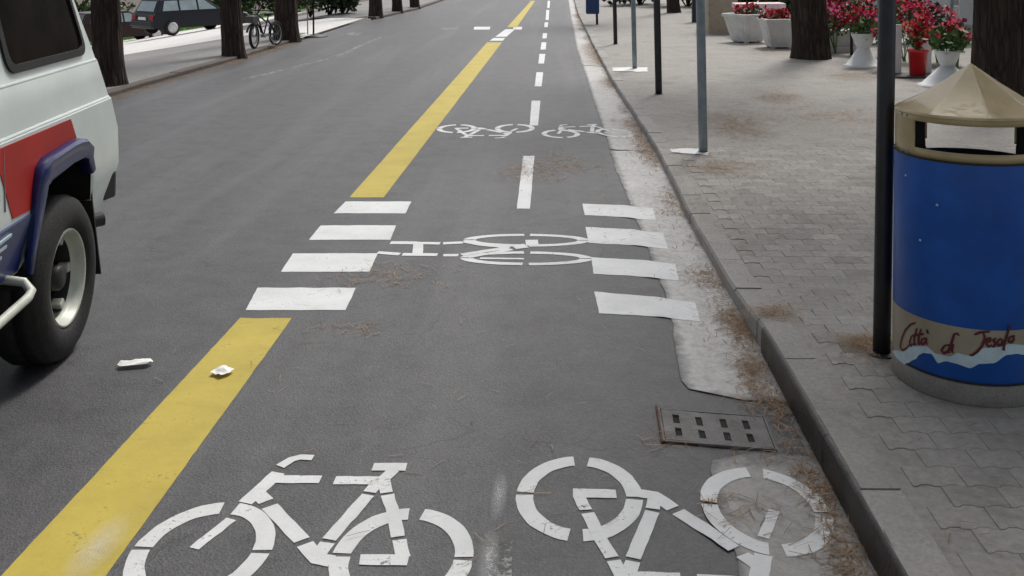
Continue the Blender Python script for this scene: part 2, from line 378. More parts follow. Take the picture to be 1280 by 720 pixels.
for a, c in ((1.6, 3.40), (3.404, 4.42)):
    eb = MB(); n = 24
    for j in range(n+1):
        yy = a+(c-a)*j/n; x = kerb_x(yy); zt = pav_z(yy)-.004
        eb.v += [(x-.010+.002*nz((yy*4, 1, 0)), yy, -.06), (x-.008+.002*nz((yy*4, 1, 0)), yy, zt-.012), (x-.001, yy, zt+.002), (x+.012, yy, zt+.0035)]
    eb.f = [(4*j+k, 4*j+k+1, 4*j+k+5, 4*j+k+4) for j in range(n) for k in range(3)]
    eb.build('face_shade_strip', M['faceshade'], kb, smooth=True)  # added dark strip: shade of the near kerb face put into its colour
kerb_row('kerb', lambda y: lk_x(y), 9, 21.3, .8, .16, lambda y: .065, -.1, -1, M['dkerb'])
kerb_row('kerb', lambda y: lk_x(y), 28.0, 46, 1., .16, lambda y: .065, -.1, -1, M['dkerb'])

# ------------------------------------------------------------------ right pavement: base sheet and interlocking pavers
def pfx(u, y): return kerb_x(y)+.13+u*14
PZ = [0, .02, .05, .1, .15, .2, .3, .4, .6, 1.0]
def pvz(x, y):
    near = 1-sstep(8.9, 9.0, y)
    return pav_z(y) - .002*near*(1 if x < 5.3 else 0)
pav = struct(strip(pfx, PZ, pvz).build('pavement', M['paver']))
L_, W_, AMP = .165, .115, .010
fr_ = [0, .09, .17, .33, .41, .5, .59, .67, .83, .91, 1]
wavez = [0, 0, 1, 1, 0, 0, 0, 1, 1, 0, 0]
g_ = .0006
top = [(-L_/2+f_*L_*(1-2*g_/L_)+g_, W_/2-g_+AMP*wv) for f_, wv in zip(fr_, wavez)]
bot = [(x, y-W_+2*g_) for x, y in top]
outl = top + bot[::-1]
def paver_geo():
    cx_ = sum(p[0] for p in outl)/len(outl); cy_ = sum(p[1] for p in outl)/len(outl); n = len(outl)
    ins = [(cx_+(x-cx_)*.982, cy_+(y-cy_)*.962) for x, y in outl]
    v = [(x, y, -.04) for x, y in outl] + [(x, y, -.0012) for x, y in outl] + [(x, y, 0) for x, y in ins]
    f = [(i, (i+1) % n, n+(i+1) % n, n+i) for i in range(n)] + [(n+i, n+(i+1) % n, 2*n+(i+1) % n, 2*n+i) for i in range(n)]
    k = len(top)
    f += [(2*n+i, 2*n+n-1-i, 2*n+n-2-i, 2*n+i+1) for i in range(k-1)]
    return v, f
pv, pf = paver_geo()
pmesh = MB(); pmesh.add(pv, pf); pme = pmesh.mesh('paver', M['paver'])
spots = []
row = 0; y = 1.75
while y < 8.95:
    x = .98 + (L_/2 if row % 2 else 0)
    while x < 5.25:
        if x - L_/2 > kerb_x(y)+.135: spots.append((x, y))
        x += L_
    y += W_; row += 1
def in_view(x, y):
    v = Vector((x, y, pav_z(y)))-CO; d = v.dot(CF)
    if d < .3: return False
    sx = CX+FPX*v.dot(CR)/d; sy = CY-FPX*v.dot(CU)/d
    return -60 < sx < 1340 and sy < 760
vis = sorted([s_ for s_ in spots if in_view(*s_)], key=lambda s_: s_[0]**2+s_[1]**2)
rs = random.Random(3); near = set(vis[:300]); far = MB()
for (x, y) in spots:
    e = Matrix.Translation((x, y, pav_z(y)+.002+rs.uniform(-.0005, .0005))) @ Matrix.Rotation(rs.uniform(-.006, .006), 4, 'Z') @ Matrix.Rotation(rs.uniform(-.004, .004), 4, 'X') @ Matrix.Rotation(rs.uniform(-.004, .004), 4, 'Y')
    if (x, y) in near:
        o = bpy.data.objects.new('paver', pme); C.objects.link(o); o.parent = pav; o.matrix_world = e
    elif 4.3 < y or x < 3.4:
        far.add([e @ Vector(p) for p in pv], pf)
stuff(far.build('distant_pavers', M['paver'], pav, fix=True))

# ------------------------------------------------------------------ left side: plaza, forecourt, side street, lawn
def left_z(x, y):
    return .063 - .152*max(0, -x-6.9) if x < -6.9 else .063
def patch(name, x0f, x1, y0, y1, mat, dz=0, nx=24, ny=12):
    return struct(MB().grid(lambda a, b: ((lambda yy: ((lambda xx: (xx, yy, left_z(xx, yy)+dz))(x0f(yy)+(x1-x0f(yy))*a)))(y0+(y1-y0)*b)), nx, ny).build(name, mat, smooth=True))
patch('plaza', lambda y: lk_x(y)-.155, -30, -3, 22.3, M['plaza'])
patch('forecourt', lambda y: -5.6, -30, 21.0, 46, M['pale'], -.012)
patch('traffic_island', lambda y: lk_x(y)-.155, -9.5, 28, 46, M['plaza'], .002)
patch('lawn', lambda y: -14.0, -29, 46, 75, M['grass'], .0)
kerb_row('kerb', lambda y: -9.5, 28, 46, 1., .14, lambda y: left_z(-9.5, y)+.10, -.6, -1, M['kerb'])

# ------------------------------------------------------------------ road markings
def mark_z(x, y, lift=0):
    return road_z(x, y)+.0018+.0042*sstep(gut_x(y)-.11, gut_x(y)-.035, x)+lift
def ground_pt(p): q = P(*p); return (q.x, q.y)
def quad_mark(name, px4, mat, label, group=None, nu=14, nv=6, lift=0):
    a, b, c, d = [ground_pt(p) for p in px4]
    def fn(u, v):
        x = (a[0]*(1-u)+b[0]*u)*(1-v)+(d[0]*(1-u)+c[0]*u)*v; y = (a[1]*(1-u)+b[1]*u)*(1-v)+(d[1]*(1-u)+c[1]*u)*v
        e = 1 if (u in (0, 1) or v in (0, 1)) else 0
        x += e*(.0025*nz((x*14, y*14, 5))+.002*nz((x*60, y*60, 5))); y += e*.008*nz((x*11, y*11, 8))
        return (x, y, mark_z(x, y, lift))
    return tag(MB().grid(fn, nu, nv).build(name, mat, smooth=True), label, 'road marking', group)
quad_mark('yellow_line', [(300, 398), (365, 398), (75, 800), (-72, 800)], M['yellow'], 'wide yellow painted line in the foreground beside the left painted bicycle', 'yellow lane lines', 8, 60)
quad_mark('yellow_line', [(609, 53), (627.5, 53), (479.5, 247), (436.7, 247)], M['yellow'], 'long yellow painted line running into the distance beyond the white blocks', 'yellow lane lines', 6, 60)
quad_mark('yellow_line', [(664, 1), (669, 1), (646, 34), (634, 34)], M['yellow'], 'farthest short piece of yellow line at the top of the road', 'yellow lane lines', 4, 20)
quad_mark('white_block', [(632, 36.5), (644, 36.5), (633, 46), (619, 46)], M['white'], 'small white block breaking the distant yellow line', None, 4, 6)
quad_mark('white_block', [(617, 47.5), (631.5, 47.5), (628.5, 51), (612, 51)], M['white'], 'thin pale bar across the end of the long yellow line', None, 4, 4)
for nm, q in (('farthest', [(432, 252), (514, 252), (507, 267), (417, 267)]), ('second farthest', [(401, 282), (495, 282), (488, 300), (386, 300)]),
              ('second nearest', [(366, 317), (472, 317), (462, 340), (351, 340)]), ('nearest', [(322, 360), (445, 360), (432, 388), (307, 388)])):
    quad_mark('white_block', q, M['white'], nm+' of the four white blocks in line with the yellow line', 'white blocks on the left of the lane')
for nm, q in (('farthest', [(728, 255), (816, 258), (820, 274), (731, 269)]), ('second farthest', [(732, 284), (829, 289), (835, 309), (735.6, 304)]),
              ('second nearest', [(739, 322), (844, 327.5), (849, 349), (742, 342.5)]), ('nearest', [(743, 365), (869, 375.5), (875.5, 399), (749, 392)])):
    quad_mark('white_block', q, M['white'], nm+' of the four white blocks lapping onto the concrete gutter', 'white blocks on the right of the lane', 20)
dl = ['nearest full white dash, crossed by brown pine needles', 'second white dash, ending beside the small painted bicycles', 'third white dash along the lane centre', 'fourth white dash along the lane centre', 'fifth white dash along the lane centre',
      'sixth white dash along the lane centre', 'seventh short white dash along the lane centre', 'long thin white dash near the top of the lane', 'last white dash at the top edge of the lane']
for lb, q in zip(dl, [[(654, 195), (668, 195), (662.5, 261), (646, 261)], [(664.5, 126), (675.5, 126), (672.5, 157), (662, 157)], [(670.5, 90.5), (679, 90.5), (677, 108), (668.5, 108)], [(674.3, 67.5), (681.7, 67.5), (680, 79.5), (673, 79.5)],
                      [(677, 53), (683, 53), (682, 62), (675.6, 62)], [(678.7, 41.5), (684, 41.5), (683.3, 48), (677.8, 48)], [(681, 28), (685.3, 28), (684.6, 34), (680.2, 34)], [(683, 12.5), (686.6, 12.5), (685.8, 25), (682, 25)], [(684.7, 1), (687.6, 1), (687, 10), (684, 10)]]):
    quad_mark('lane_dash', q, M['white'], lb, 'white dashes between the two cycle lanes', 4, 12)
quad_mark('lane_dash', [(608, 676), (640, 676), (640, 800), (606, 800)], M['faint'], 'worn grey-white dash between the two large painted bicycles', 'white dashes between the two cycle lanes', 6, 20)
for q, lb in (([(593, 33.5), (613, 33.5), (612, 37), (592, 37)], 'small white bar on the road just left of the distant yellow line'), ([(642, 33.5), (653, 33.5), (652, 37), (641, 37)], 'small white bar just right of the distant yellow line')):
    quad_mark('crossing_bar', q, M['white'], lb, 'faint white crossing bars', 4, 3)
for q, lb in (([(436, 40.5), (452, 40.5), (448, 44), (432, 44)], 'faint white bar on the pale road near the side street'), ([(553, 34.5), (573, 34.5), (571, 37.5), (551, 37.5)], 'faint white bar in the middle of the far road')):
    quad_mark('crossing_bar', q, M['faint'], lb, 'faint white crossing bars', 4, 3)
# thin worn edge line on the left
pts = [Vector(ground_pt(p)) for p in [(300, 100), (340, 91), (375, 82), (405, 75), (432, 66), (455, 55), (478, 46)]]
b = MB()
for i, p in enumerate(pts):
    t = (pts[min(i+1, 6)]-pts[max(i-1, 0)]).normalized(); n = Vector((-t.y, t.x))*.05
    for q in (p-n, p+n): b.v.append((q.x, q.y, mark_z(q.x, q.y)))
b.f = [(2*i, 2*i+1, 2*i+3, 2*i+2) for i in range(6)]
tag(b.build('edge_line', M['faint']), 'thin worn white line curving along the left side of the road', 'road marking')

class Stencil:                                # painted strokes; every stroke lies a hair above the one before
    def __init__(s, tf, mat, root): s.tf, s.mat, s.root, s.k, s.parts = tf, mat, root, 0, {}
    def ribbon(s, part, pts, wd):
        b = s.parts.setdefault(part, MB()); s.k += 1; lift = .00005*s.k
        dense = []
        for a, c in zip(pts, pts[1:]):
            n = max(1, int((Vector(c)-Vector(a)).length/.03))
            dense += [Vector(a).lerp(Vector(c), i/n) for i in range(n)]
        dense.append(Vector(pts[-1])); o = len(b.v); n = len(dense)
        for i, p in enumerate(dense):
            t = (dense[min(i+1, n-1)]-dense[max(i-1, 0)]).normalized(); nn = Vector((-t.y, t.x))
            ww = wd if not callable(wd) else wd(p, t)
            for sgn in (-1, 1):
                q = p+nn*sgn*ww/2; q = Vector(s.tf(q.x, q.y))
                q.x += .003*nz((q.x*20, q.y*20, s.k)); q.y += .004*nz((q.x*20, q.y*20, s.k+7))
                b.v.append((q.x, q.y, mark_z(q.x, q.y, lift)))
        b.f += [(o+2*i, o+2*i+1, o+2*i+3, o+2*i+2) for i in range(n-1)]
    def arc(s, part, c, rx, ry, wx, wy, a0, a1):
        b = s.parts.setdefault(part, MB()); s.k += 1; lift = .00005*s.k
        n = max(4, int(abs(a1-a0)/6)); o = len(b.v)
        for i in range(n+1):
            t = math.radians(a0+(a1-a0)*i/n)
            for k in (0, 1):
                q = Vector(s.tf(c[0]+(rx-wx*k)*math.cos(t), c[1]+(ry-wy*k)*math.sin(t)))
                q.x += .003*nz((q.x*20, q.y*20, s.k)); q.y += .004*nz((q.x*20, q.y*20, s.k+7))
                b.v.append((q.x, q.y, mark_z(q.x, q.y, lift)))
        b.f += [(o+2*i, o+2*i+1, o+2*i+3, o+2*i+2) for i in range(n)]
    def done(s):
        for nm, b in s.parts.items(): b.build(nm.split('#')[0], s.mat, s.root, smooth=True)
def flat(p): q = P(*p); return Vector((q.x, q.y))
OL = (flat((251.5, 689))+flat((503, 696)))/2
def loc(p): q = flat(p)-OL; return (q.x, q.y)
def bike(tf, label, front_gap=True):
    root = thing('bicycle_symbol', label, 'road marking', 'painted bicycle symbols')
    s = Stencil(tf, M['white'], root)
    fw, rw = loc((251.5, 689)), loc((503, 696))
    for nm, c, g in (('wheel#1', fw, (4, 3)), ('wheel#2', rw, (3, 2))):
        for a0, a1 in ((2, 82), (96, 178), (182, 262), (278, 358)): s.arc(nm, c, .208, .258, .056, .064, a0, a1)
    s.ribbon('fork', [loc((242, 687)), loc((288, 650))], .036)
    s.ribbon('frame', [loc((305, 630)), loc((346, 592))], .052)
    s.ribbon('frame', [loc((318, 615)), loc((331, 628))], .05)
    s.ribbon('frame', [loc((336, 634)), loc((377, 676))], .052)
    s.ribbon('frame', [loc((381, 681)), loc((397, 699)), loc((415, 702))], .052)
    s.ribbon('frame', [loc((341, 600)), loc((399, 600))], .05)
    s.ribbon('frame', [loc((416.5, 601)), loc((470, 601))], .05)
    s.ribbon('frame', [loc((471, 603)), loc((461, 615.5))], .046)
    s.ribbon('frame', [loc((459, 619)), loc((411, 675))], .046)
    s.ribbon('frame', [loc((409, 679)), loc((398, 695))], .046)
    s.ribbon('frame', [loc((478, 598)), loc((482, 616))], .042)
    s.ribbon('frame', [loc((483, 619)), loc((491, 642)), loc((497.5, 671))], .042)
    s.ribbon('crank', [loc((499, 675)), loc((504, 697))], .042)
    s.ribbon('crank', [loc((450, 700)), loc((511, 700))], .052)
    s.ribbon('saddle', [loc((464, 584)), loc((506, 584))], .05)
    s.ribbon('saddle', [loc((490, 588)), loc((474, 603))], .045)
    s.ribbon('handlebar', [loc((348, 584)), loc((362, 575.5)), loc((374, 572.5)), loc((389, 573))], .038)
    s.done(); base = Vector(tf(0, 0)); set_base(root, Vector((base.x, base.y, 0))); return root
def placer(a, b, flip):                       # symbol between the pixel positions of its left and right wheel
    pa, pb = flat(a), flat(b); mid = (pa+pb)/2; e = (pb-pa); s = e.length/(flat((503, 696))-flat((251.5, 689))).length
    e.normalize(); sg = -1 if flip else 1
    return lambda x, y: (mid.x+sg*s*(e.x*x-e.y*y), mid.y+sg*s*(e.y*x+e.x*y))
bike(placer((251.5, 689), (503, 696), False), 'large upright white bicycle symbol on the left foreground asphalt beside yellow line')
bike(placer((724, 621), (957, 631), True), 'large upside-down white bicycle symbol overlapping the gutter below the drain')
bike(placer((571, 161), (643.5, 160.5), True), 'small distant white bicycle symbol next to the yellow line')
bike(placer((701, 167.5), (768, 165), False), 'small distant white bicycle symbol reaching onto the gutter')
# bicycle lying sideways between the white blocks
root = thing('bicycle_symbol', 'stretched white bicycle symbol lying sideways between the white blocks', 'road marking', 'painted bicycle symbols')
s = Stencil(lambda x, y: (x, y), M['white'], root)
def el(nm, l, r, t, bt, wx, wy):
    yc = (t+bt)/2; a = flat((l, yc)); c = flat((r, yc)); tp = flat(((l+r)/2, t)); bo = flat(((l+r)/2, bt))
    cc = (tp+bo)/2
    for a0, a1 in ((3, 87), (93, 177), (183, 267), (273, 357)): s.arc(nm, (cc.x, cc.y), (c-a).length/2, (tp.y-bo.y)/2, wx, wy, a0, a1)
el('wheel#1', 579, 737, 292.6, 308.6, .075, .047); el('wheel#2', 575, 741, 314.6, 332, .075, .047)
for nm, pts, wd in (('handlebar', [(472, 316), (500, 318)], .06), ('frame', [(503, 318.3), (547, 318.8)], .065), ('frame', [(554, 319.4), (573, 319.4)], .06), ('saddle', [(488, 303.7), (521, 304)], .075), ('frame', [(515, 304), (550, 304.6)], .06),
                    ('frame', [(554, 304.6), (578, 303.5)], .06), ('frame', [(523, 305), (522, 318.5)], .075), ('frame', [(577, 319), (605, 314.5), (633, 310.5)], .06), ('frame', [(580, 302), (600, 306), (630, 309)], .06),
                    ('crank', [(627, 309.5), (637, 310)], .17), ('crank', [(642, 309.5), (658, 307.5)], .10), ('crank', [(657, 304), (673, 303.8)], .15), ('fork', [(600, 323.3), (655, 324)], .035), ('frame', [(640, 316.2), (655, 315.8)], .05), ('frame', [(585, 322), (640, 312.2)], .045)):
    s.ribbon(nm, [tuple(flat(p)) for p in pts], wd*.82)
s.done(); c_ = flat((640, 312)); set_base(root, Vector((c_.x, c_.y, 0)))

def spray_spot(px, rx, ry, label, st, mat=None):
    p = flat(px); b = MB(); n = 28
    b.v = [(0, 0, 0)] + [(math.cos(t*2*math.pi/n), math.sin(t*2*math.pi/n), 0) for t in range(n)]
    b.f = [(0, 1+i, 1+(i+1) % n) for i in range(n)]
    o = b.build('paint_overspray', mat or spray('overspray_'+str(int(px[0])), (.75, .76, .77), st), fix=False)
    o.location = (p.x, p.y, mark_z(p.x, p.y)+.012); o.scale = (rx, ry, .01); tag(o, label, 'paint', 'smudges of white spray paint')
spray_spot((624, 624), .030, .16, 'soft white spray smudge between the two large painted bicycles', .22)
spray_spot((611, 705), .035, .16, 'soft white spray smudge on the worn dash at the bottom edge', .22)
spray_spot((122, 690), .07, .20, 'white spray smudge on the edge of the near yellow line', .22)

# ------------------------------------------------------------------ drain grate
A, B_, D_ = flat((826, 514)), flat((953, 517)), flat((830, 552))
ex = (B_-A); gl = ex.length; ex.normalize(); ey = Vector((-ex.y, ex.x)); gw = abs((D_-A).dot(ey)); org = A - ey*gw
gz = road_z(.45, 3.7)+.0085
def GM(x, y, z): q = org+ex*x+ey*y; return Vector((q.x, q.y, road_z(q.x, q.y)+.0085+z))
grate = thing('drain_grate', 'cast iron storm drain grate with eight slots beside the kerb', 'drain')
fb = MB(); t_ = .016
def gbox(b, x0, y0, x1, y1, z0, z1):
    b.add([GM(x, y, z) for z in (z0, z1) for x, y in ((x0, y0), (x1, y0), (x1, y1), (x0, y1))], [(0, 3, 2, 1), (4, 5, 6, 7), (0, 1, 5, 4), (1, 2, 6, 5), (2, 3, 7, 6), (3, 0, 4, 7)])
for q in ((-.010, -.010, -.003, gw+.010), (gl+.003, -.010, gl+.010, gw+.010), (-.003, -.010, gl+.003, -.003), (-.003, gw+.003, gl+.003, gw+.010)): gbox(fb, *q, -.008, .0005)
fb.build('frame', M['iron'], grate)
lb2 = MB(); gbox(lb2, -.018, -.02, -.0105, gw+.03, -.008, .0025); gbox(lb2, -.0105, -.0145, gl*.30, -.0105, -.008, .001); lb2.build('rusty_edge', M['rust'], grate)
xs = []
for p in ((845, 525), (874, 527), (904.6, 527.6), (933, 529)): xs.append((flat(p)-org).dot(ex))
sw, s0, s1, s2, s3 = .024, gw*.14, gw*.40, gw*.55, gw*.84
edges = [0]
for x in xs: edges += [x-sw/2, x+sw/2]
edges.append(gl)
pb = MB()
for i in range(len(edges)-1):
    if i % 2 == 0: gbox(pb, edges[i], 0, edges[i+1], gw, -.007, 0)
    else:
        for a, c in ((0, s0), (s1, s2), (s3, gw)): gbox(pb, edges[i], a, edges[i+1], c, -.007, -.0004)
pb.build('grid_plate', M['iron'], grate)
vb = MB(); gbox(vb, .004, .004, gl-.004, gw-.004, -.0078, -.0066); vb.build('pit_shade_sheet', M['black'], grate)  # thin black sheet under the slots, coloured for the dark of the shaft
set_base(grate, GM(gl/2, gw/2, -.01))

# ------------------------------------------------------------------ litter bin
bc = P(1209, 507, .105); dirh = Vector((bc.x, bc.y, 0)).normalized(); BR = .272
BC = Vector((bc.x, bc.y, .105)) + dirh*BR; BC.z = pav_z(BC.y)
TH0 = math.atan2(-dirh.y, -dirh.x)             # towards the camera
def on_cyl(px, py, r):
    d = ray(px, py); ox, oy = CO.x-BC.x, CO.y-BC.y
    a = d.x**2+d.y**2; bb = ox*d.x+oy*d.y; cc = ox*ox+oy*oy-r*r; D2 = bb*bb-a*cc
    t = (-bb-math.sqrt(max(0, D2)))/a; p = CO+d*t
    th = math.atan2(p.y-BC.y, p.x-BC.x)-TH0
    while th > math.pi: th -= 2*math.pi
    while th < -math.pi: th += 2*math.pi
    return th, p.z
def cyl(th, z, r): return Vector((BC.x+r*math.cos(TH0+th), BC.y+r*math.sin(TH0+th), z))
bz = BC.z
lb_ = thing('litter_bin', 'round blue litter bin with cream pointed roof and wave band on the pavement', 'litter bin')
MB().lathe([(0, bz), (BR+.001, bz), (BR+.004, bz+.008), (BR+.004, bz+.074), (BR-.004, bz+.08), (BR-.02, bz+.08)], 72, (BC.x, BC.y, 0)).build('base', M['bincon'], lb_, smooth=True)
z_b0, z_b1 = bz+.084, .985
body = MB().lathe([(BR-.01, bz+.079), (BR-.004, z_b0), (BR, z_b0+.006), (BR, z_b1-.006), (BR-.002, z_b1)], 96, (BC.x, BC.y, 0)).build('body', M['blue'], lb_); smooth_by_angle(body, 50)
for v_ in body.data.vertices:                 # the back wall is cut lower than the front
    q = v_.co-BC; th_ = math.atan2(q.y, q.x)-TH0; th_ = abs((th_+math.pi) % (2*math.pi)-math.pi)
    if v_.co.z > .95 and th_ > math.radians(141): v_.co.z -= .038
MB().lathe([(BR-.012, z_b1-.09), (BR-.012, bz+.1), (0, bz+.1)], 64, (BC.x, BC.y, 0)).build('inner_bucket', M['liner'], lb_, smooth=True)
MB().grid(lambda u, v: cyl(math.radians(-141+282*u), z_b1-.092+.09*v, BR-.010), 60, 1).build('inner_wall', M['liner'], lb_, smooth=True)
MB().grid(lambda u, v: cyl(math.radians(141+78*u), z_b1-.16+.120*v, BR-.010), 30, 1).build('inner_wall', M['liner'], lb_, smooth=True)
MB().lathe([(0, .80), (BR-.022, .80)], 48, (BC.x, BC.y, 0)).build('liner', M['liner'], lb_)
def ck(p): return 1100+p[0]/4.8, 370+p[1]/4.8
lowp = [(70, 420), (130, 432), (165, 402), (215, 380), (240, 350), (265, 340), (315, 348), (335, 385), (345, 402), (400, 390), (460, 405), (540, 432), (600, 405), (680, 402), (760, 352), (820, 345), (860, 352)]
upp = [(75, 320), (130, 332), (200, 300), (280, 300), (340, 345), (420, 362), (470, 340), (530, 357), (570, 350), (620, 310), (700, 307), (780, 285), (862, 292)]
def curve(pl, r):
    q = sorted(on_cyl(*ck(p), r) for p in pl); q = [q[0]] + [q[i] for i in range(1, len(q)) if q[i][0]-q[i-1][0] > 1e-4]
    span = q[-1][0]-q[0][0]; a0 = q[0][0]
    def f(th):
        t = (th-a0) % (2*span); t = t if t <= span else 2*span-t
        return interp_s(a0+t, q)
    return f
fl, fu = curve(lowp, BR), curve(upp, BR)
ztop = sum(on_cyl(1100+x/4.8, 370+yy/4.8, BR)[1] for x, yy in ((90, 85), (300, 135), (550, 155)))/3
def ribb(name, lo, hi, r, mat, n=220):
    MB().grid(lambda u, v: cyl(u*2*math.pi-math.pi, lo(u*2*math.pi-math.pi)*(1-v)+hi(u*2*math.pi-math.pi)*v, r), n, 3).build(name, mat, lb_, smooth=True)
ribb('band', lambda t: (fl(t)+fu(t))/2, lambda t: ztop, BR+.0012, M['beige'])
ribb('wave_print', fl, lambda t: max(fu(t), fl(t)+.012), BR+.0022, M['wave'])
ribb('seam', lambda t: z_b0-.004, lambda t: z_b0+.004, BR+.0016, M['plastic'])
strokes = [[(215, 160), (185, 172), (155, 205), (133, 255), (124, 305), (140, 326), (165, 312), (182, 290)], [(192, 238), (181, 280), (188, 300), (200, 285)], [(224, 192), (208, 255), (208, 292), (222, 285)], [(250, 195), (234, 255), (234, 290), (246, 284)], [(196, 238), (266, 226)],
           [(278, 250), (256, 258), (248, 280), (260, 290), (276, 275), (281, 250), (281, 280), (290, 290)], [(284, 200), (292, 226)],
           [(425, 290), (390, 296), (370, 325), (385, 342), (412, 330), (432, 275), (446, 228), (468, 222), (474, 238)], [(412, 330), (422, 340)], [(442, 285), (432, 325), (440, 340)],
           [(566, 230), (600, 216), (660, 210)], [(618, 214), (628, 250), (612, 295), (585, 330), (552, 354), (536, 350)], [(634, 278), (660, 268), (660, 250), (642, 255), (636, 285), (650, 302), (670, 290)],
           [(694, 250), (676, 262), (692, 282), (680, 302), (668, 298)], [(720, 252), (702, 270), (706, 296), (726, 290), (734, 265), (720, 252)], [(778, 172), (760, 225), (744, 280), (736, 320), (748, 318)], [(792, 236), (772, 248), (768, 270), (784, 278), (800, 256), (792, 236), (806, 238)]]
lt = MB()
for k, st in enumerate(strokes):
    q = [on_cyl(*ck(p), BR) for p in st]; pts = []
    for a, c in zip(q, q[1:]): pts += [(a[0]+(c[0]-a[0])*i/3, a[1]+(c[1]-a[1])*i/3) for i in range(3)]
    pts.append(q[-1]); n = len(pts); o = len(lt.v)
    for i, p in enumerate(pts):
        a, c = pts[max(0, i-1)], pts[min(n-1, i+1)]; d = Vector(((c[0]-a[0])*BR, c[1]-a[1])).normalized()
        wd = .0042*(.65+.5*math.sin(math.pi*(i+.6)/n))
        for sg in (-1, 1): lt.v.append(cyl(p[0]+sg*(-d.y)*wd/BR, p[1]+sg*d.x*wd, BR+.0032+.0001*k))
    lt.f += [(o+2*i, o+2*i+1, o+2*i+3, o+2*i+2) for i in range(n-1)]
lt.build('lettering', M['script'], lb_)
# hood with two openings
hb = MB(); HR = BR-.004; hz = [.988, 1.022, 1.122, 1.150]; nseg = 96
def opening(t):
    t = abs(((t+math.pi) % (2*math.pi))-math.pi); return t < math.radians(46) or t > math.radians(141)
vid = {}
def hv(i, z):
    if (i % nseg, z) not in vid: vid[(i % nseg, z)] = len(hb.v); hb.v.append(cyl((i % nseg)*2*math.pi/nseg, z, HR))
    return vid[(i % nseg, z)]
for i in range(nseg):
    for a, c in zip(hz, hz[1:]):
        if a == hz[1] and opening((i+.5)*2*math.pi/nseg): continue
        if a == hz[0] and abs(((i+.5)*2*math.pi/nseg+math.pi) % (2*math.pi)-math.pi) > math.radians(141): continue
        hb.f.append((hv(i, a), hv(i+1, a), hv(i+1, c), hv(i, c)))
ho = hb.build('hood', M['cream'], lb_, smooth=True)
so_ = ho.modifiers.new('thickness', 'SOLIDIFY'); so_.thickness = .006; so_.offset = -1
MB().grid(lambda u, v: cyl(math.radians(-141+282*u), .983+.008*v, BR+.0005), 70, 1).build('hood_seam', M['plastic'], lb_, smooth=True)
for a0, a1 in ((47, 140), (-140, -47)): MB().grid(lambda u, v: cyl(math.radians(a0+(a1-a0)*u), .96+.18*v, HR-.009), 30, 1).build('hood_lining', M['liner'], lb_, smooth=True)
rb = MB(); n = 96; apex = 1.322
def rpoly(t, k):                              # eight-sided at the top, nearly round at the eaves
    a = (t+math.pi/8) % (math.pi/4)-math.pi/8; return (math.cos(math.pi/8)/math.cos(a))*k+(1-k)
levels = [(.004, apex, 1), (.03, apex-.018, 1), (.10, apex-.068, 1), (.20, apex-.132, .9), (BR+.001, 1.154, .55), (BR+.004, 1.146, .3), (BR+.001, 1.140, .2), (BR-.02, 1.141, .2)]
rb.v = [cyl(j*2*math.pi/n, z, r*rpoly(j*2*math.pi/n+.12, k)) for r, z, k in levels for j in range(n)]
rb.f = [(i*n+j, i*n+(j+1) % n, (i+1)*n+(j+1) % n, (i+1)*n+j) for i in range(len(levels)-1) for j in range(n)] + [tuple(range(n))]
smooth_by_angle(rb.build('roof', M['cream'], lb_), 14)
for th_ in (-62, -54, 52, 60, 120, -120):       # rivets under the eaves and on the body
    for z_ in (1.137, .995): MB().lathe([(0, .003), (.005, .0025), (.007, 0)], 10, M=Matrix.Translation(cyl(math.radians(th_), z_, HR)) @ (cyl(math.radians(th_), 0, 1)-cyl(0, 0, 0)).to_track_quat('Z', 'Y').to_matrix().to_4x4() if False else Matrix.Translation(cyl(math.radians(th_), z_, HR)) @ Matrix.Rotation(TH0+math.radians(th_), 4, 'Z') @ Matrix.Rotation(math.pi/2, 4, 'Y')).build('rivet', M['greypost'], lb_)
for px_ in ((1132, 219), (1171, 256), (1150, 300)):
    th_, z_ = on_cyl(*px_, BR); MB().prism([(-.004, -.003), (.004, -.004), (.006, .002), (-.002, .004)], lambda a, z: cyl(th_+a/BR, z_+z, BR+.0005), lambda a, z: cyl(th_+a/BR, z_+z, BR+.0012)).build('paint_chip', M['wave'], lb_)
set_base(lb_, BC)

# ------------------------------------------------------------------ posts
def post(name, base, topx, dia, mat, label, cat, height=3.0, group=None, z=None, cap=True):
    zb = pav_z(4.0) if z is None else z
    b0 = P(*base, zb); t0 = on_plane(topx, 0, b0, Vector((0, 1, 0))); d = (t0-b0).normalized()
    root = thing(name, label, cat, group)
    top_ = b0+d*(height/d.z)
    MB().tube([b0-d*.05, b0+d*.3, top_], dia/2, 20).build('pole', mat, root, smooth=True)
    if cap: MB().tube([top_, top_+d*.015, top_+d*.03], [dia/2+.004, dia/2+.004, dia*.3], 20).build('cap', mat, root)
    MB().lathe([(dia/2+.001, zb+.001), (dia/2+.02, zb+.001), (dia/2+.018, zb+.008), (dia/2+.001, zb+.014)], 24, (b0.x, b0.y, 0)).build('foot', mat, root)
    set_base(root, b0); return root, b0, d
post('post', (1102, 443), 1109, .070, M['blackpaint'], 'thick black post in the foreground left of the blue litter bin', 'post', 3.2, 'black pavement posts', .105)
post('post', (823.5, 118), 821, .083, M['blackpaint'], 'black post in the middle of the row, right of the thin grey post', 'post', 3.2, 'black pavement posts', .045)
post('post', (769.5, 55.5), 768.2, .076, M['blackpaint'], 'farthest thin black post beside the blue hanging bin', 'post', 3.2, 'black pavement posts', .045)
sp, sb, sdv = post('sign_post', (879, 191), 875.5, .077, M['greypost'], 'galvanised grey sign post standing on a white patch near the kerb', 'sign post', 2.6, 'grey sign posts', .045)
post('sign_post', (793.5, 86), 791.5, .070, M['greypost'], 'farther thin pale grey sign post between two black posts', 'sign post', 2.6, 'grey sign posts', .045)
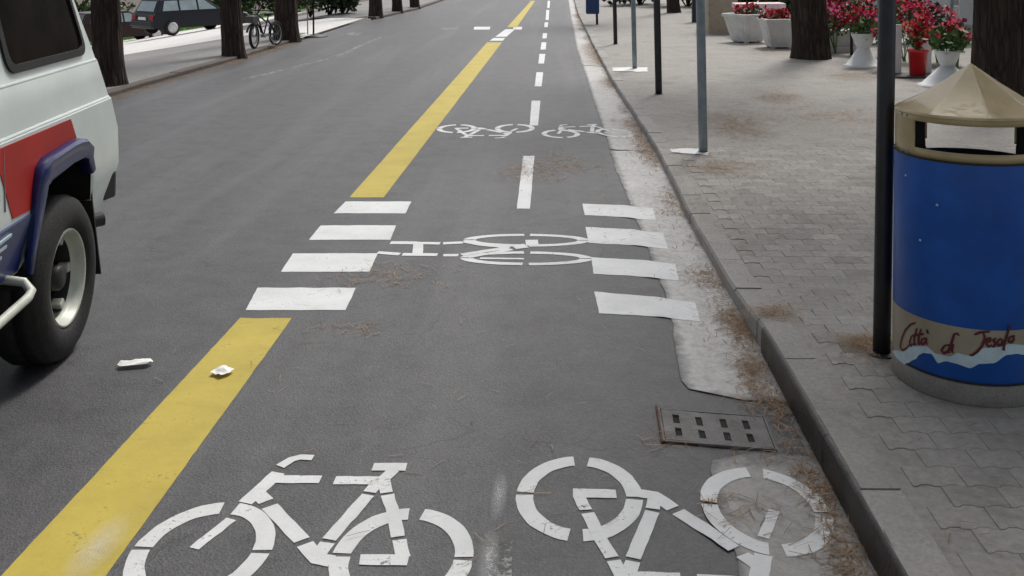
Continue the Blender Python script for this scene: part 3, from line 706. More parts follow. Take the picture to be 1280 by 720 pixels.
# pale mortar patches at the foot of the grey posts
for px4, lb in (([(834, 187), (884, 187), (886, 196), (836, 192)], 'white mortar patch around the foot of the near grey post'), ([(762, 85), (812, 85), (812, 91), (764, 90)], 'pale mortar patch around the foot of the far grey post')):
    pp = [P(*p, .045) for p in px4]; c0 = sum(pp, Vector())/4
    b = MB(); n = 24
    ring = []
    for i in range(n):
        t = i/n*4; k = int(t); q = pp[k].lerp(pp[(k+1) % 4], t-k); q = c0+(q-c0)*(.9+.25*nz((i*.9, c0.y, 0))); ring.append(Vector((q.x, q.y, pav_z(q.y)+.007)))
    b.v = [Vector((c0.x, c0.y, .053))]+ring; b.f = [(0, 1+i, 1+(i+1) % n) for i in range(n)]
    tag(b.build('mortar_patch', M['planter'], fix=False), lb, 'mortar', 'mortar patches at the sign posts')
# bin on the far post
root, b0, d = post('post_bin', (746.5, 31), 745.5, .06, M['blackpaint'], 'blue box-shaped bin hanging on a short black post far along the pavement', 'litter bin', 1.5, None, .045)
sc_ = b0.y/FPX; x0, x1 = b0.x-14*sc_, b0.x+2.5*sc_; zb_ = P(740, 18, 0); zz = H-(18+55)/FPX*b0.y
inv = Matrix.Translation(-b0)
bb_ = MB().box((x0, b0.y-.16, zz), (x1, b0.y+.12, zz+.62)); o = bb_.build('body', M['bluebox'], root, bevel=.03); o.matrix_parent_inverse = inv
o = MB().box((x0-.02, b0.y-.18, zz+.63), (x1+.02, b0.y+.14, zz+.67)).build('lid', M['bluebox'], root, bevel=.01); o.matrix_parent_inverse = inv

# ------------------------------------------------------------------ trees
rs = random.Random(11)
def crown_mesh(seed, R, hgt, count=3000):
    r = random.Random(seed); b = MB()
    lobes = [(Vector((r.uniform(-1, 1)*R*.62, r.uniform(-1, 1)*R*.62, r.uniform(-.3, .5)*hgt)), r.uniform(.32, .5)*R) for _ in range(13)]
    for _ in range(count):
        c, lr = r.choice(lobes); d = Vector((r.gauss(0, 1), r.gauss(0, 1), r.gauss(0, 1)*.7)).normalized()*lr*(r.random()**.35)
        p = c+Vector((d.x, d.y, d.z*.7)); a = Vector((r.gauss(0, 1), r.gauss(0, 1), r.gauss(0, 1)+.4)).normalized(); s_ = a.cross(Vector((r.gauss(0, 1), r.gauss(0, 1), r.gauss(0, 1)))).normalized()
        l, w_ = r.uniform(.22, .42), r.uniform(.05, .10)
        b.add([p-s_*w_, p+s_*w_, p+a*l+s_*w_*.4, p+a*l-s_*w_*.4], [(0, 1, 2, 3)])
    return b, lobes
crowns = []
for sd_, R_, n_ in ((1, 2.6, 900), (2, 2.3, 800), (3, 3.7, 3000)):
    b, lobes = crown_mesh(sd_, R_, 2.2, n_); crowns.append((b.mesh('crown', M['pine'], fix=False), lobes))
def tree(base, z, top, wpx, label, k, group, height=9.0, at_=None):
    if at_: b0 = Vector(at_); d = Vector((.01*math.sin(k*3), .01*math.cos(k*5), 1)).normalized(); rad = wpx
    else:
        b0 = P(*base, z); t0 = on_plane(top, 0, b0, Vector((0, 1, 0))); d = (t0-b0).normalized(); rad = wpx*.5/FPX*b0.y
    root = thing('pine_tree', label, 'tree', group)
    n, b = 64, MB(); hs_ = [0, .05, .1, .2, .3, .42, .55, .7, .85, 1.0, 1.2, 1.45, 1.75, 2.1, 2.6, 3.2, 4, 5, 6, height-1.5]
    for h in hs_:
        c = b0+d*h + Vector((0, 0, -.06)) + Vector((nz((h*.5, k, 1)), nz((h*.5, k, 5)), 0))*.09*min(1, h/2.5)
        for j in range(n):
            t = j*2*math.pi/n
            fl_ = 1+.22*math.exp(-h/.16)*(1+.5*math.sin(3*t+k))
            rr = rad*(1-.055*h)*fl_*(1+.10*nz((math.cos(t)*4.5, math.sin(t)*4.5, h*.8+k*7))+.08*nz((math.cos(t)*11, math.sin(t)*11, h*1.7+k*3)))
            b.v.append(c+Vector((math.cos(t)*rr, math.sin(t)*rr, 0)))
    b.f = [(i*n+j, i*n+(j+1) % n, (i+1)*n+(j+1) % n, (i+1)*n+j) for i in range(len(hs_)-1) for j in range(n)]
    b.build('trunk', M['bark'], root, smooth=True)
    cme, lobes = crowns[2 if at_ else k % 2]; tp = b0+d*height
    lm = MB()
    for c, lr in lobes[:9]:
        rot = Matrix.Rotation(k*1.3, 3, 'Z') @ c
        s0_ = b0+d*(height-rs.uniform(1.6, 3.2)); e0 = tp+rot; mid = s0_.lerp(e0, .5)-Vector((0, 0, .25))
        lm.tube([s0_, mid, e0], [rad*.32, rad*.2, .025], 7)
    lm.build('limbs', M['bark'], root, smooth=True)
    o = bpy.data.objects.new('crown', cme); C.objects.link(o); o.parent = root; o.location = tp; o.rotation_euler = (0, 0, k*1.3)
    if k in (3, 4, 5, 8): o.scale = (.55, .55, .6)
    set_base(root, b0); return root, b0
GL, GR = 'pine trees along the left kerb', 'pine trees along the right pavement'
tree((137, 106), .063, 132, 37, 'dark pine trunk just behind the back of the white van', 0, GL)
tree((292, 69), .063, 288.5, 27, 'dark pine trunk at the left kerb beside the small bicycle', 1, GL)
tree((358, 49), .063, 357, 29, 'dark pine trunk at the kerb corner right of the parked bicycle', 2, GL)
tree((470, 20), .063, 469.5, 16, 'nearest of the three small distant trunks on the left, beyond the side street', 3, GL)
tree((497.5, 14), .063, 496.5, 12.5, 'middle of the three small distant trunks on the left', 4, GL)
tree((519, 9), .063, 518, 11.5, 'farthest of the three small distant trunks on the left', 5, GL)
tree((1015, 73), .045, 1012, 44, 'thick pine trunk on the right between white planters and flower stand', 6, GR)
tree((1249, 124), .045, 1246, 62, 'thick ridged pine trunk behind the pointed roof of the litter bin', 7, GR)
tree((842, 16), .045, 841, 16, 'small far pine trunk on the right beyond the black posts', 8, GR)

for k, (x, y) in enumerate(((4.6, 7.2), (4.4, 2.6), (4.7, -2.5), (-6.4, 8.8), (-6.3, 3.5), (-6.4, -2.0), (-1.5, -4.5))):
    tree(None, 0, 0, .22, 'roadside pine tree standing outside the picture and shading the near road', 20+k, 'pine trees outside the picture', 7.5, (x, y, .06))

# ------------------------------------------------------------------ van
VP0 = P(86, 448); vd = ray(557, -57); vd.z = 0; vd.normalize(); vn = Vector((vd.y, -vd.x, 0))    # vn points out of the visible side
VW = 1.72
def V(u, l, z): return VP0 + vd*u - vn*l + Vector((0, 0, z))     # l counts inwards from the visible flank
def inset(z): return interp(z, [(.4, .10), (.55, .035), (.72, .0), (1.06, .0), (1.075, .012), (1.256, .035), (1.275, .045), (1.34, .055), (1.95, .17), (2.02, .24)])
def rear_u(z): return interp(z, [(.4, .62), (.56, .66), (.72, .735), (.9, .735), (1.07, .645), (1.256, .57), (1.45, .49), (1.6, .435), (1.95, .34), (2.02, .26)])
def front_u(z): return interp(z, [(.4, -3.45), (.8, -3.5), (1.05, -3.4), (1.15, -2.55), (1.95, -1.95), (2.02, -1.85)])
van = thing('van', 'white off-road ambulance van with red and blue stripes at the left edge', 'van')
UW, UF, RT = .03, -2.65, .352                 # rear axle, front axle, tyre radius
def arch(u):
    z = .50
    for c in (UW, UF):
        z = max(z, interp(u-c, [(-.36, .50), (-.32, .62), (-.25, .78), (-.18, .86), (.20, .885), (.275, .85), (.34, .70), (.37, .50)]) if -.36 < u-c < .37 else .5)
    return z
zs = [.50, .56, .62, .68, .72, .78, .84, .90, .98, 1.06, 1.075, 1.16, 1.256, 1.275, 1.34, 1.45, 1.6, 1.75, 1.87, 1.95, 2.02]
cu = [i/90 for i in range(91)]
def side_grid(l_of):
    b = MB(); n = len(cu)
    for z in zs:
        for c in cu:
            u_ = front_u(max(z, .5))+(rear_u(z)-front_u(z))*c
            zz_ = max(z, arch(u_)); b.v.append(V(u_, l_of(inset(zz_)), zz_))
    for j in range(len(zs)-1):
        for i in range(n-1):
            q = (j*n+i, j*n+i+1, (j+1)*n+i+1, (j+1)*n+i)
            if max(b.v[q[2]][2], b.v[q[3]][2])-min(b.v[q[0]][2], b.v[q[1]][2]) > 1e-4: b.f.append(q)
    return b
sb_ = side_grid(lambda i: i); n0 = len(sb_.v); other = side_grid(lambda i: VW-i)
nn = len(cu)
off = len(sb_.v); sb_.v += other.v; sb_.f += [tuple(off+k for k in q[::-1]) for q in other.f]
for j in range(len(zs)-1):                    # tailgate and nose
    a, c = j*nn+nn-1, (j+1)*nn+nn-1; sb_.f.append((a, off+a, off+c, c))
    a, c = j*nn, (j+1)*nn; sb_.f.append((off+a, a, c, off+c))
k0 = (len(zs)-1)*nn
for i in range(nn-1): sb_.f.append((k0+i, k0+i+1, off+k0+i+1, off+k0+i))
smooth_by_angle(sb_.build('body', M['vanwhite'], van), 24)
ub = MB().box((-3.3, .24, .40), (.62, VW-.24, .60)); ub.v = [tuple(V(*p)) for p in ub.v]; ub.build('chassis', M['plastic'], van)
def flank(name, poly, mat, lift, parent=van):
    b = MB(); b.prism(poly, lambda u, z: V(u, inset(z)+.002, z), lambda u, z: V(u, inset(z)-lift, z)); return b.build(name, mat, parent)
def rounded(poly, r, k=5):
    out = []; n = len(poly)
    for i in range(n):
        p, a, c = Vector(poly[i]), Vector(poly[i-1]), Vector(poly[(i+1) % n]); da, dc = (a-p).normalized(), (c-p).normalized()
        s_, e_ = p+da*r, p+dc*r
        out += [tuple((1-t)**2*s_+2*t*(1-t)*p+t*t*e_) for t in [q/k for q in range(k+1)]]
    return out
flank('red_stripe', [(-.68, 1.048), (.10, 1.044), (.18, .92), (.10, .90), (-.29, .90), (-.36, .752), (-.52, .757), (-.612, .95), (-.68, .95)], M['vanred'], .003)
flank('red_stripe', [(-2.2, 1.048), (-.70, 1.048), (-.70, .95), (-.85, .76), (-2.05, .76)], M['vanred'], .003)
flank('blue_stripe', [(-2.22, .732), (-.375, .738), (-.405, .52), (-2.22, .52)], M['vanblue'], .014)
for k_ in range(3):
    u_ = -.60+.03*k_; MB().prism([(u_-.28, .615+.035*k_), (u_-.02, .63+.035*k_), (u_-.02, .642+.035*k_), (u_-.28, .627+.035*k_)], lambda u, z: V(u, inset(z)-.005, z), lambda u, z: V(u, inset(z)-.0175, z)).build('stripe_print', M['wave'], van)
# body creases and the tailgate seam
for z_, u0_, u1_ in ((1.262, -2.5, .555), (1.068, -3.3, .635)):
    MB().tube([V(u0_, inset(z_)+.004, z_), V(u1_, inset(z_)+.004, z_)], .0085, 8).build('crease', M['vanwhite'], van, smooth=True)
MB().tube([V(.40, inset(z_)+.0045, z_) for z_ in (.70, .705)] + [V(rear_u(.70)-.02, inset(.7)+.004, .715)], .004, 6).build('bumper_seam', M['vanseam'], van)
MB().prism([(-.584, .80), (-.580, .80), (-.580, 1.045), (-.584, 1.045)], lambda u, z: V(u, inset(z)+.001, z), lambda u, z: V(u, inset(z)-.0042, z)).build('door_seam', M['vanseam'], van)
win = rounded([(-.385, 1.335), (.41, 1.335), (.315, 1.80), (-.41, 1.80)], .06)
wout = rounded([(-.418, 1.302), (.447, 1.302), (.342, 1.832), (-.44, 1.832)], .08)
fr = MB(); n = len(win)
fr.v = [V(u, inset(z)-.012, z) for u, z in wout] + [V(u, inset(z)-.014, z) for u, z in win] + [V(u, inset(z)+.02, z) for u, z in wout] + [V(u, inset(z)+.012, z) for u, z in win]
fr.f = [(i, (i+1) % n, n+(i+1) % n, n+i) for i in range(n)] + [(2*n+i, 2*n+(i+1) % n, (i+1) % n, i) for i in range(n)] + [(n+i, n+(i+1) % n, 3*n+(i+1) % n, 3*n+i) for i in range(n)]
wf = fr.build('window', M['rubber'], van, smooth=False)
gm = MB(); gm.v = [V(u, inset(z)-.004, z) for u, z in win]; gm.f = [tuple(range(n))]
gm.build('pane', M['vanglass'], wf)
win2 = rounded([(-1.75, 1.335), (-.56, 1.335), (-.56, 1.80), (-1.62, 1.80)], .06); gm = MB(); gm.prism(win2, lambda u, z: V(u, inset(z)+.002, z), lambda u, z: V(u, inset(z)-.006, z)); gm.build('window', M['vanglass'], van)
gm = MB(); gm.v = [V(front_u(1.25)-.006, .2, 1.25), V(front_u(1.25)-.006, VW-.2, 1.25), V(front_u(1.85)-.006, VW-.28, 1.85), V(front_u(1.85)-.006, .28, 1.85)]; gm.f = [(0, 1, 2, 3)]; gm.build('windscreen', M['vanglass'], van)
gm = MB(); gm.v = [V(rear_u(1.36)+.006, .22, 1.36), V(rear_u(1.36)+.006, VW-.22, 1.36), V(rear_u(1.85)+.006, VW-.28, 1.85), V(rear_u(1.85)+.006, .28, 1.85)]; gm.f = [(3, 2, 1, 0)]; gm.build('rear_window', M['vanglass'], van)
# blue wheel-arch flares
def flare(c):
    path = [(-.425, .50), (-.405, .60), (-.38, .72), (-.35, .85), (-.325, .90), (-.27, .928), (.0, .943), (.09, .942), (.17, .93), (.235, .89), (.275, .835), (.30, .77)]
    b = MB(); sec = [(-.014, .004), (-.006, -.036), (.008, -.046), (.080, -.044), (.098, -.036), (.108, .03)]   # (distance towards the opening, lateral)
    pts = [Vector(p) for p in path]; m_ = len(sec)
    for i, p in enumerate(pts):
        t = (pts[min(i+1, len(pts)-1)]-pts[max(i-1, 0)]).normalized(); inn = Vector((t.y, -t.x))
        k = [.3, .45, .75, .95, 1.0, .95, .85, .85, .8, .7, .5, .4][i]; lat = [.3, .4, .6, .8, 1, 1, 1, 1, 1, 1, .6, .6][i]
        for a, l in sec:
            q = p+inn*a*k; b.v.append(V(c+q.x, l*lat if l < 0 else l, q.y))
    b.f = [(i*m_+j, i*m_+j+1, (i+1)*m_+j+1, (i+1)*m_+j) for i in range(len(pts)-1) for j in range(m_-1)]
    o = smooth_by_angle(b.build('wheel_arch', M['vanblue'], van), 38); so2 = o.modifiers.new('thickness', 'SOLIDIFY'); so2.thickness = .008
flare(UW); flare(UF)
# dark liner in the arches
for c in (UW, UF):
    b = MB(); pr = [(-.36, .42), (-.34, .70), (-.2, .88), (.22, .905), (.335, .80), (.375, .42)]
    b.v = [V(c+u, l, z) for l in (.012, .42) for u, z in pr]; n = len(pr)
    b.f = [(i, i+1, n+i+1, n+i) for i in range(n-1)] + [tuple(n+i for i in range(n))]
    b.build('arch_liner', M['rubber'], van)
def wheel(u, flip):
    l0 = -.012 if not flip else VW+.012; sg = 1 if not flip else -1
    Mx = Matrix((( -vn*sg).to_tuple(), vd.to_tuple(), (0, 0, 1))).transposed().to_4x4()      # local x inwards, y along, z up
    Mx.translation = V(u, l0, RT)
    def rv(prof, n=56): 
        b = MB(); n_ = n
        b.v = [Mx @ Vector((x, r*math.cos(j*2*math.pi/n_), r*math.sin(j*2*math.pi/n_))) for r, x in prof for j in range(n_)]
        b.f = [(i*n_+j, i*n_+(j+1) % n_, (i+1)*n_+(j+1) % n_, (i+1)*n_+j) for i in range(len(prof)-1) for j in range(n_)]; return b
    wo = rv([(.205, .055), (.212, .02), (.235, .002), (.275, -.004), (.315, .004), (.338, .02), (.350, .028), (.352, .045), (.36, .05), (.36, .10), (.352, .104), (.352, .118), (.36, .122), (.36, .19), (.345, .215), (.30, .235), (.21, .22)]).build('wheel', M['rubber'], van, smooth=True)
    rm = rv([(.214, .02), (.208, .012), (.200, .018), (.194, .05), (.184, .066), (.178, .07)]).build('rim', M['rim'], wo, smooth=True)
    rv([(.178, .07), (.172, .10), (.168, .135)]).build('rim_barrel', M['hub'], wo, smooth=True)  # barrel coloured dark too, the shade of the recess painted in
    disc = MB(); n_ = 48
    # dished disc with round hand holes
    for r, x in ((.176, .135), (.150, .125), (.105, .12), (.075, .10), (.0, .09)):
        disc.v += [Mx @ Vector((x, r*math.cos(j*2*math.pi/n_), r*math.sin(j*2*math.pi/n_))) for j in range(n_)]
    for i in range(4):
        for j in range(n_):
            if i == 1 and j % 8 in (0, 1, 2, 3): continue
            disc.f.append((i*n_+j, i*n_+(j+1) % n_, (i+1)*n_+(j+1) % n_, (i+1)*n_+j))
    disc.build('rim_disc', M['hub'], wo, smooth=True)  # disc coloured dark: shadow inside the cream rim put into its colour
    for k in range(6):
        t = k*math.pi/3+.5; lugs = MB().box((.07, -.022, .148), (.12, .022, .182), Mx @ Matrix.Rotation(t, 4, 'X')); lugs.build('rim_lug', M['rim'], wo, bevel=.006)
    rv([(.172, .13), (.172, .2), (0, .2)]).build('brake_drum', M['hub'], wo)
    rv([(0, .04), (.045, .04), (.055, .052), (.055, .11)]).build('hub_cap', M['hub'], wo, smooth=True)
for u in (UW, UF): wheel(u, False); wheel(u, True)
# rear bumper, mud flap, exhaust, side step
b = MB()
pl = [(.03, .60), (.0, .69), (.02, .755), (.10, .79), (VW/2, .80), (VW-.10, .79), (VW-.02, .755), (VW, .69), (VW-.03, .60)]
b.prism([(u, l) for l, u in pl], lambda u, l: V(u-.02, l, .555), lambda u, l: V(u, l, .685)); b.build('bumper', M['plastic'], van, bevel=.012)
fb_ = MB(); fb_.prism([(.0, .62), (.28, .62), (.285, .24), (.01, .23)], lambda l, z: V(.345+(.60-z)*.30, l, z), lambda l, z: V(.357+(.60-z)*.30, l, z)); fb_.build('mud_flap', M['rubber'], van)
MB().tube([V(.24, .30, .47), V(.38, .12, .49), V(.48, .0, .495)], .034, 14).build('exhaust', M['hub'], van, smooth=True)
MB().tube([V(-.52, .06, .525), V(-.505, -.03, .505), V(-.525, -.065, .475), V(-.57, -.07, .465), V(-.9, -.07, .455), V(-1.9, -.07, .455)], .018, 14).build('side_step', M['rim'], van, smooth=True)
set_base(van, V(UW, VW/2, 0))

# ------------------------------------------------------------------ parked cars
def car(loc, rz, paint_, label, glass, estate=True):
    root = thing('parked_car', label, 'car', 'dark cars parked on the forecourt')
    hw = .82
    low = [(-2.05, .28), (-2.08, .45), (-2.03, .68), (-1.95, .86), (-.75, .90), (.75, .90), (1.55, .80), (1.98, .66), (2.05, .45), (2.0, .28)]
    b = MB(); k = len(low)
    lay = [(-hw+.05, .96), (-hw, 1.0), (hw, 1.0), (hw-.05, .96)]
    lay = [(-hw+.04, -.02), (-hw, 0), (hw, 0), (hw-.04, -.02)]
    for y_, dz in ((-hw+.05, .0), (-hw, .02), (hw, .02), (hw-.05, 0)):
        b.v += [(x, y_, z) for x, z in low]
    b.f = [(r*k+i, r*k+(i+1) % k, (r+1)*k+(i+1) % k, (r+1)*k+i) for r in range(3) for i in range(k)] + [tuple(range(k)), tuple(3*k+i for i in range(k-1, -1, -1))]
    b.build('body', paint_, root, bevel=.05)
    gh = [(-1.93, .87), (-1.70, 1.36), (.10, 1.40), (.85, .89)] if estate else [(-1.6, .87), (-1.0, 1.36), (.10, 1.40), (.85, .89)]
    b = MB(); ins = [0, .16, .16, 0]
    for sg in (-1, 1): b.v += [(x, sg*(hw-.03-i), z) for (x, z), i in zip(gh, ins)]
    b.f = [(0, 1, 2, 3), (7, 6, 5, 4), (0, 4, 5, 1), (1, 5, 6, 2), (2, 6, 7, 3)]
    b.build('cabin', paint_, root, bevel=.03)
    def pane(name, q, mat):
        m_ = MB(); m_.v = q; m_.f = [tuple(range(len(q)))]; m_.build(name, mat, root, fix=False)
    def gp(x, z, sg): 
        t = (z-.87)/.5; return (x, sg*(hw-.03-.16*t+.012), z)
    for sg in (-1, 1):
        for xa, xb, xc, xd in ((-1.66, -1.0, -1.0, -1.52), (-.92, -.22, -.22, -.92), (-.14, .62, .12, -.14)):
            pane('window', [gp(xa, .93, sg), gp(xb, .93, sg), gp(xc, 1.30, sg), gp(xd, 1.30, sg)][::sg], M['carglass'] if xa > -1.2 else glass)
    pane('rear_window', [(gh[0][0]+.01-.012, -.62, .92), (gh[0][0]+.01-.012, .62, .92), (gh[1][0]-.05, .54, 1.29), (gh[1][0]-.05, -.54, 1.29)][::-1], glass)
    pane('windscreen', [(.86, -.66, .93), (.86, .66, .93), (.19, .54, 1.36), (.19, -.54, 1.36)], M['carglass'])
    MB().box((-2.14, -.78, .36), (-2.02, .78, .54)).build('bumper', M['plastic'], root, bevel=.03)
    MB().box((2.0, -.78, .34), (2.12, .78, .52)).build('bumper', M['plastic'], root, bevel=.03)
    MB().box((-2.07, -.26, .60), (-2.045, .26, .71)).build('number_plate', M['plate'], root)
    for sg in (-1, 1): MB().box((-2.06, sg*.62-.13, .60), (-2.02, sg*.62+.13, .78)).build('tail_lamp', M['lampred'], root, bevel=.01)
    for sg in (-1, 1): MB().box((1.93, sg*.58-.17, .58), (2.02, sg*.58+.17, .70)).build('headlight', M['silver'], root, bevel=.01)
    for x in (-1.28, 1.25):
        for sg in (-1, 1):
            def rv(prof, n=28):
                m_ = MB(); m_.v = [(x+r*math.cos(j*2*math.pi/n), sg*y_, .30+r*math.sin(j*2*math.pi/n)) for r, y_ in prof for j in range(n)]
                m_.f = [(i*n+j, i*n+(j+1) % n, (i+1)*n+(j+1) % n, (i+1)*n+j) for i in range(len(prof)-1) for j in range(n)]; return m_
            wo = rv([(0, .62), (.27, .62), (.30, .66), (.30, .80), (.275, .835), (.20, .83)]).build('wheel', M['rubber'], root, smooth=True)
            rv([(.205, .828), (.20, .842), (.12, .85), (0, .855)]).build('hubcap', M['silver'], wo, smooth=True)
    root.location = loc; root.rotation_euler = (0, math.radians(0), rz)
    return root
def left_pt(px, y): # point on the sloping left ground at given distance
    for i in range(60):
        t = y/ray(px, 40).y; x = ray(px, 40).x*t
    return Vector((x, y, left_z(x, y)-.012))
car(left_pt(240, 38), math.radians(52), M['dkblue'], 'dark blue estate car with silver hubcaps between the two left trunks', M['carglass'])
car(left_pt(150, 42), math.radians(50), M['dkred'], 'dark red car partly hidden by the trunk behind the van', M['carglassd'])

# ------------------------------------------------------------------ parked bicycle
sr = thing('bicycle', 'small dark bicycle parked at the kerb between two pine trunks', 'bicycle')
s0 = P(318, 61, .063); sdir = Vector((.28, .96, 0)).normalized(); sx_ = Vector((sdir.y, -sdir.x, 0)); KB = .74
def S(a, l, z): return s0+(sdir*a+sx_*l+Vector((0, 0, z)))*KB
def swheel(c, ax):
    up = Vector((0, 0, 1)); fw_ = up.cross(ax)
    def tor(R_, r_, nm, mat, par):
        b = MB(); n, m_ = 36, 8
        b.v = [c+(fw_*math.cos(i*2*math.pi/n)+up*math.sin(i*2*math.pi/n))*(R_+r_*math.cos(j*2*math.pi/m_))+ax*r_*1.3*math.sin(j*2*math.pi/m_) for i in range(n) for j in range(m_)]
        b.f = [(i*m_+j, i*m_+(j+1) % m_, ((i+1) % n)*m_+(j+1) % m_, ((i+1) % n)*m_+j) for i in range(n) for j in range(m_)]
        return b.build(nm, mat, par, smooth=True)
    t = tor(.285*KB, .032*KB, 'wheel', M['rubber'], sr); tor(.255*KB, .012*KB, 'rim', M['chrome'], t)
    b = MB()
    for k in range(16):
        a = k*math.pi/8; b.tube([c+ax*.02*(1 if k % 2 else -1), c+(fw_*math.cos(a)+up*math.sin(a))*.25*KB], .0022, 4)
    b.build('spokes', M['chrome'], t); MB().tube([c-ax*.03, c+ax*.03], .018, 10).build('hub', M['chrome'], t)
ax2 = (sx_+sdir*.25).normalized()
swheel(S(0, 0, .317), ax2); swheel(S(1.0, 0, .317), sx_)
b = MB()
for p in ([(.17, 0, .83), (.42, 0, .30)], [(.16, 0, .87), (.60, 0, .62)], [(.42, 0, .30), (.66, 0, .80)], [(.42, 0, .30), (1.0, .03, .317)], [(.42, 0, .30), (1.0, -.03, .317)], [(.62, 0, .70), (1.0, .03, .317)], [(.62, 0, .70), (1.0, -.03, .317)], [(.14, 0, .92), (.19, 0, .78)]): b.tube([S(*q) for q in p], .020*KB, 8)
b.build('frame', M['fender'], sr, smooth=True)
for sg in (-1, 1): MB().tube([S(0, sg*.05, .317), S(.08, sg*.05, .62), S(.18, 0, .80)], .014*KB, 8).build('fork', M['fender'], sr)
MB().tube([S(.30, -.27, .95), S(.16, -.22, .97), S(.12, 0, .97), S(.16, .22, .97), S(.30, .27, .95)], .018*KB, 8).build('handlebar', M['plastic'], sr, smooth=True)
b = MB(); b.prism([(.50, -.03), (.64, -.10), (.78, -.09), (.80, 0), (.78, .09), (.64, .10), (.50, .03)], lambda a, l: S(a, l, .80), lambda a, l: S(a, l, .88)); b.build('saddle', M['plastic'], sr, bevel=.02)
for c_ in (0, 1.0):
    b = MB(); n = 14
    for k in range(n+1):
        a = math.radians(10+150*k/n)
        for l in (-.035, .035): b.v.append(S(c_+.335*math.cos(a), l, .317+.335*math.sin(a)))
    b.f = [(2*k, 2*k+1, 2*k+3, 2*k+2) for k in range(n)]; b.build('mudguard', M['fender'], sr, smooth=True)
b = MB(); b.prism([(-.20, .66), (.04, .66), (.07, .84), (-.22, .84)], lambda a, z: S(a, -.11, z), lambda a, z: S(a, .11, z)); b.build('basket', M['cushion'], sr, bevel=.01)
MB().tube([S(.42, -.06, .3), S(.42, .06, .3)], .05*KB, 12).build('crank', M['chrome'], sr)
MB().tube([S(.60, .03, .32), S(.66, .20, 0)], .012*KB, 6).build('stand', M['chrome'], sr)
set_base(sr, s0)

# ------------------------------------------------------------------ sapling on its dark base, shrubs, far left things
def leaf_cloud(b, c, rx, rz, n, l, r, flatz=1.):
    for _ in range(n):
        d = Vector((r.gauss(0, 1), r.gauss(0, 1), r.gauss(0, 1))).normalized()*(r.random()**.4); p = c+Vector((d.x*rx, d.y*rx, d.z*rz))
        a = Vector((r.gauss(0, 1), r.gauss(0, 1), r.gauss(0, 1)*flatz+.25)).normalized(); s_ = a.cross(Vector((r.gauss(0, 1), r.gauss(0, 1), r.gauss(0, 1)))).normalized()
        ll = l*r.uniform(.7, 1.3); b.add([p, p+a*ll*.5+s_*ll*.28, p+a*ll, p+a*ll*.5-s_*ll*.28], [(0, 1, 2, 3)])
r_ = random.Random(5)
sa = P(392, 46, 0.); sroot = thing('sapling', 'thin staked sapling on a black base at the side street corner', 'young tree')
MB().lathe([(0, .05), (.26, .045), (.31, .02), (.32, .0)], 20, (sa.x, sa.y, .003)).build('base', M['plastic'], sroot, smooth=True)
MB().tube([sa+Vector((0, 0, .03)), sa+Vector((.01, 0, .8)), sa+Vector((-.02, 0, 1.7))], [.022, .018, .01], 8).build('stem', M['bark'], sroot)
MB().tube([sa+Vector((-.13, 0, .03)), sa+Vector((-.13, 0, 1.1))], .014, 8).build('stake', M['tan'], sroot)
b = MB(); leaf_cloud(b, sa+Vector((-.05, 0, 1.15)), .36, .55, 380, .11, r_); b.build('crown', M['dleaf'], sroot, fix=False); set_base(sroot, sa)
def shrub(p, rx, rz, n, label, mat='dleaf', l=.16):
    root = thing('shrub', label, 'shrub', 'shrubs behind the left kerb'); b = MB()
    for _ in range(7):
        e = p+Vector((r_.uniform(-.6, .6)*rx, r_.uniform(-.6, .6)*rx, rz*r_.uniform(.9, 1.4))); b.tube([p-Vector((0, 0, .1)), p.lerp(e, .6), e], [.03, .02, .008], 6)
    b.build('stem', M['bark'], root); b = MB()
    for _ in range(9):
        leaf_cloud(b, p+Vector((r_.uniform(-.7, .7)*rx, r_.uniform(-.7, .7)*rx, rz*r_.uniform(.45, 1.35))), rx*.5, rz*.5, n//9, l, r_)
    b.build('crown', M[mat], root, fix=False); set_base(root, p); return root
for px, py, rx, lb in ((388, 17, 1.0, 'dark green shrub right of the kerb corner trunk'), (412, 16, .9, 'broad green shrub behind the small sapling'), (428, 15, .7, 'rightmost rounded shrub beyond the side street')):
    p = P(px, py, .1); shrub(p, rx, .75, 1500, lb)
for px, yy, rx, lb in ((318, 52, 2.0, 'dark bush on the far lawn above the parked bicycle'), (345, 56, 2.2, 'dark bush on the far lawn right of the parked bicycle'), (112, 58, 2.4, 'dark bush far behind the van'), (280, 60, 2.4, 'dark bush behind the parked blue car')):
    p = left_pt(px, yy); shrub(p, rx, 1.5, 1800, lb, 'dleaf', .3)
b = MB()
rr = random.Random(9)
for _ in range(5000):
    x, y = rr.uniform(-28, -14.2), rr.uniform(46.2, 60); z = left_z(x, y); h = rr.uniform(.08, .2); a = rr.uniform(0, 6.3)
    b.add([(x-.03*math.cos(a), y-.03*math.sin(a), z), (x+.03*math.cos(a), y+.03*math.sin(a), z), (x+rr.uniform(-.05, .05), y+rr.uniform(-.05, .05), z+h)], [(0, 1, 2)])
o = stuff(b.build('grass', M['grass'], fix=False)); tag(o, 'bright green grass on the far lawn behind the parked bicycle', 'grass')

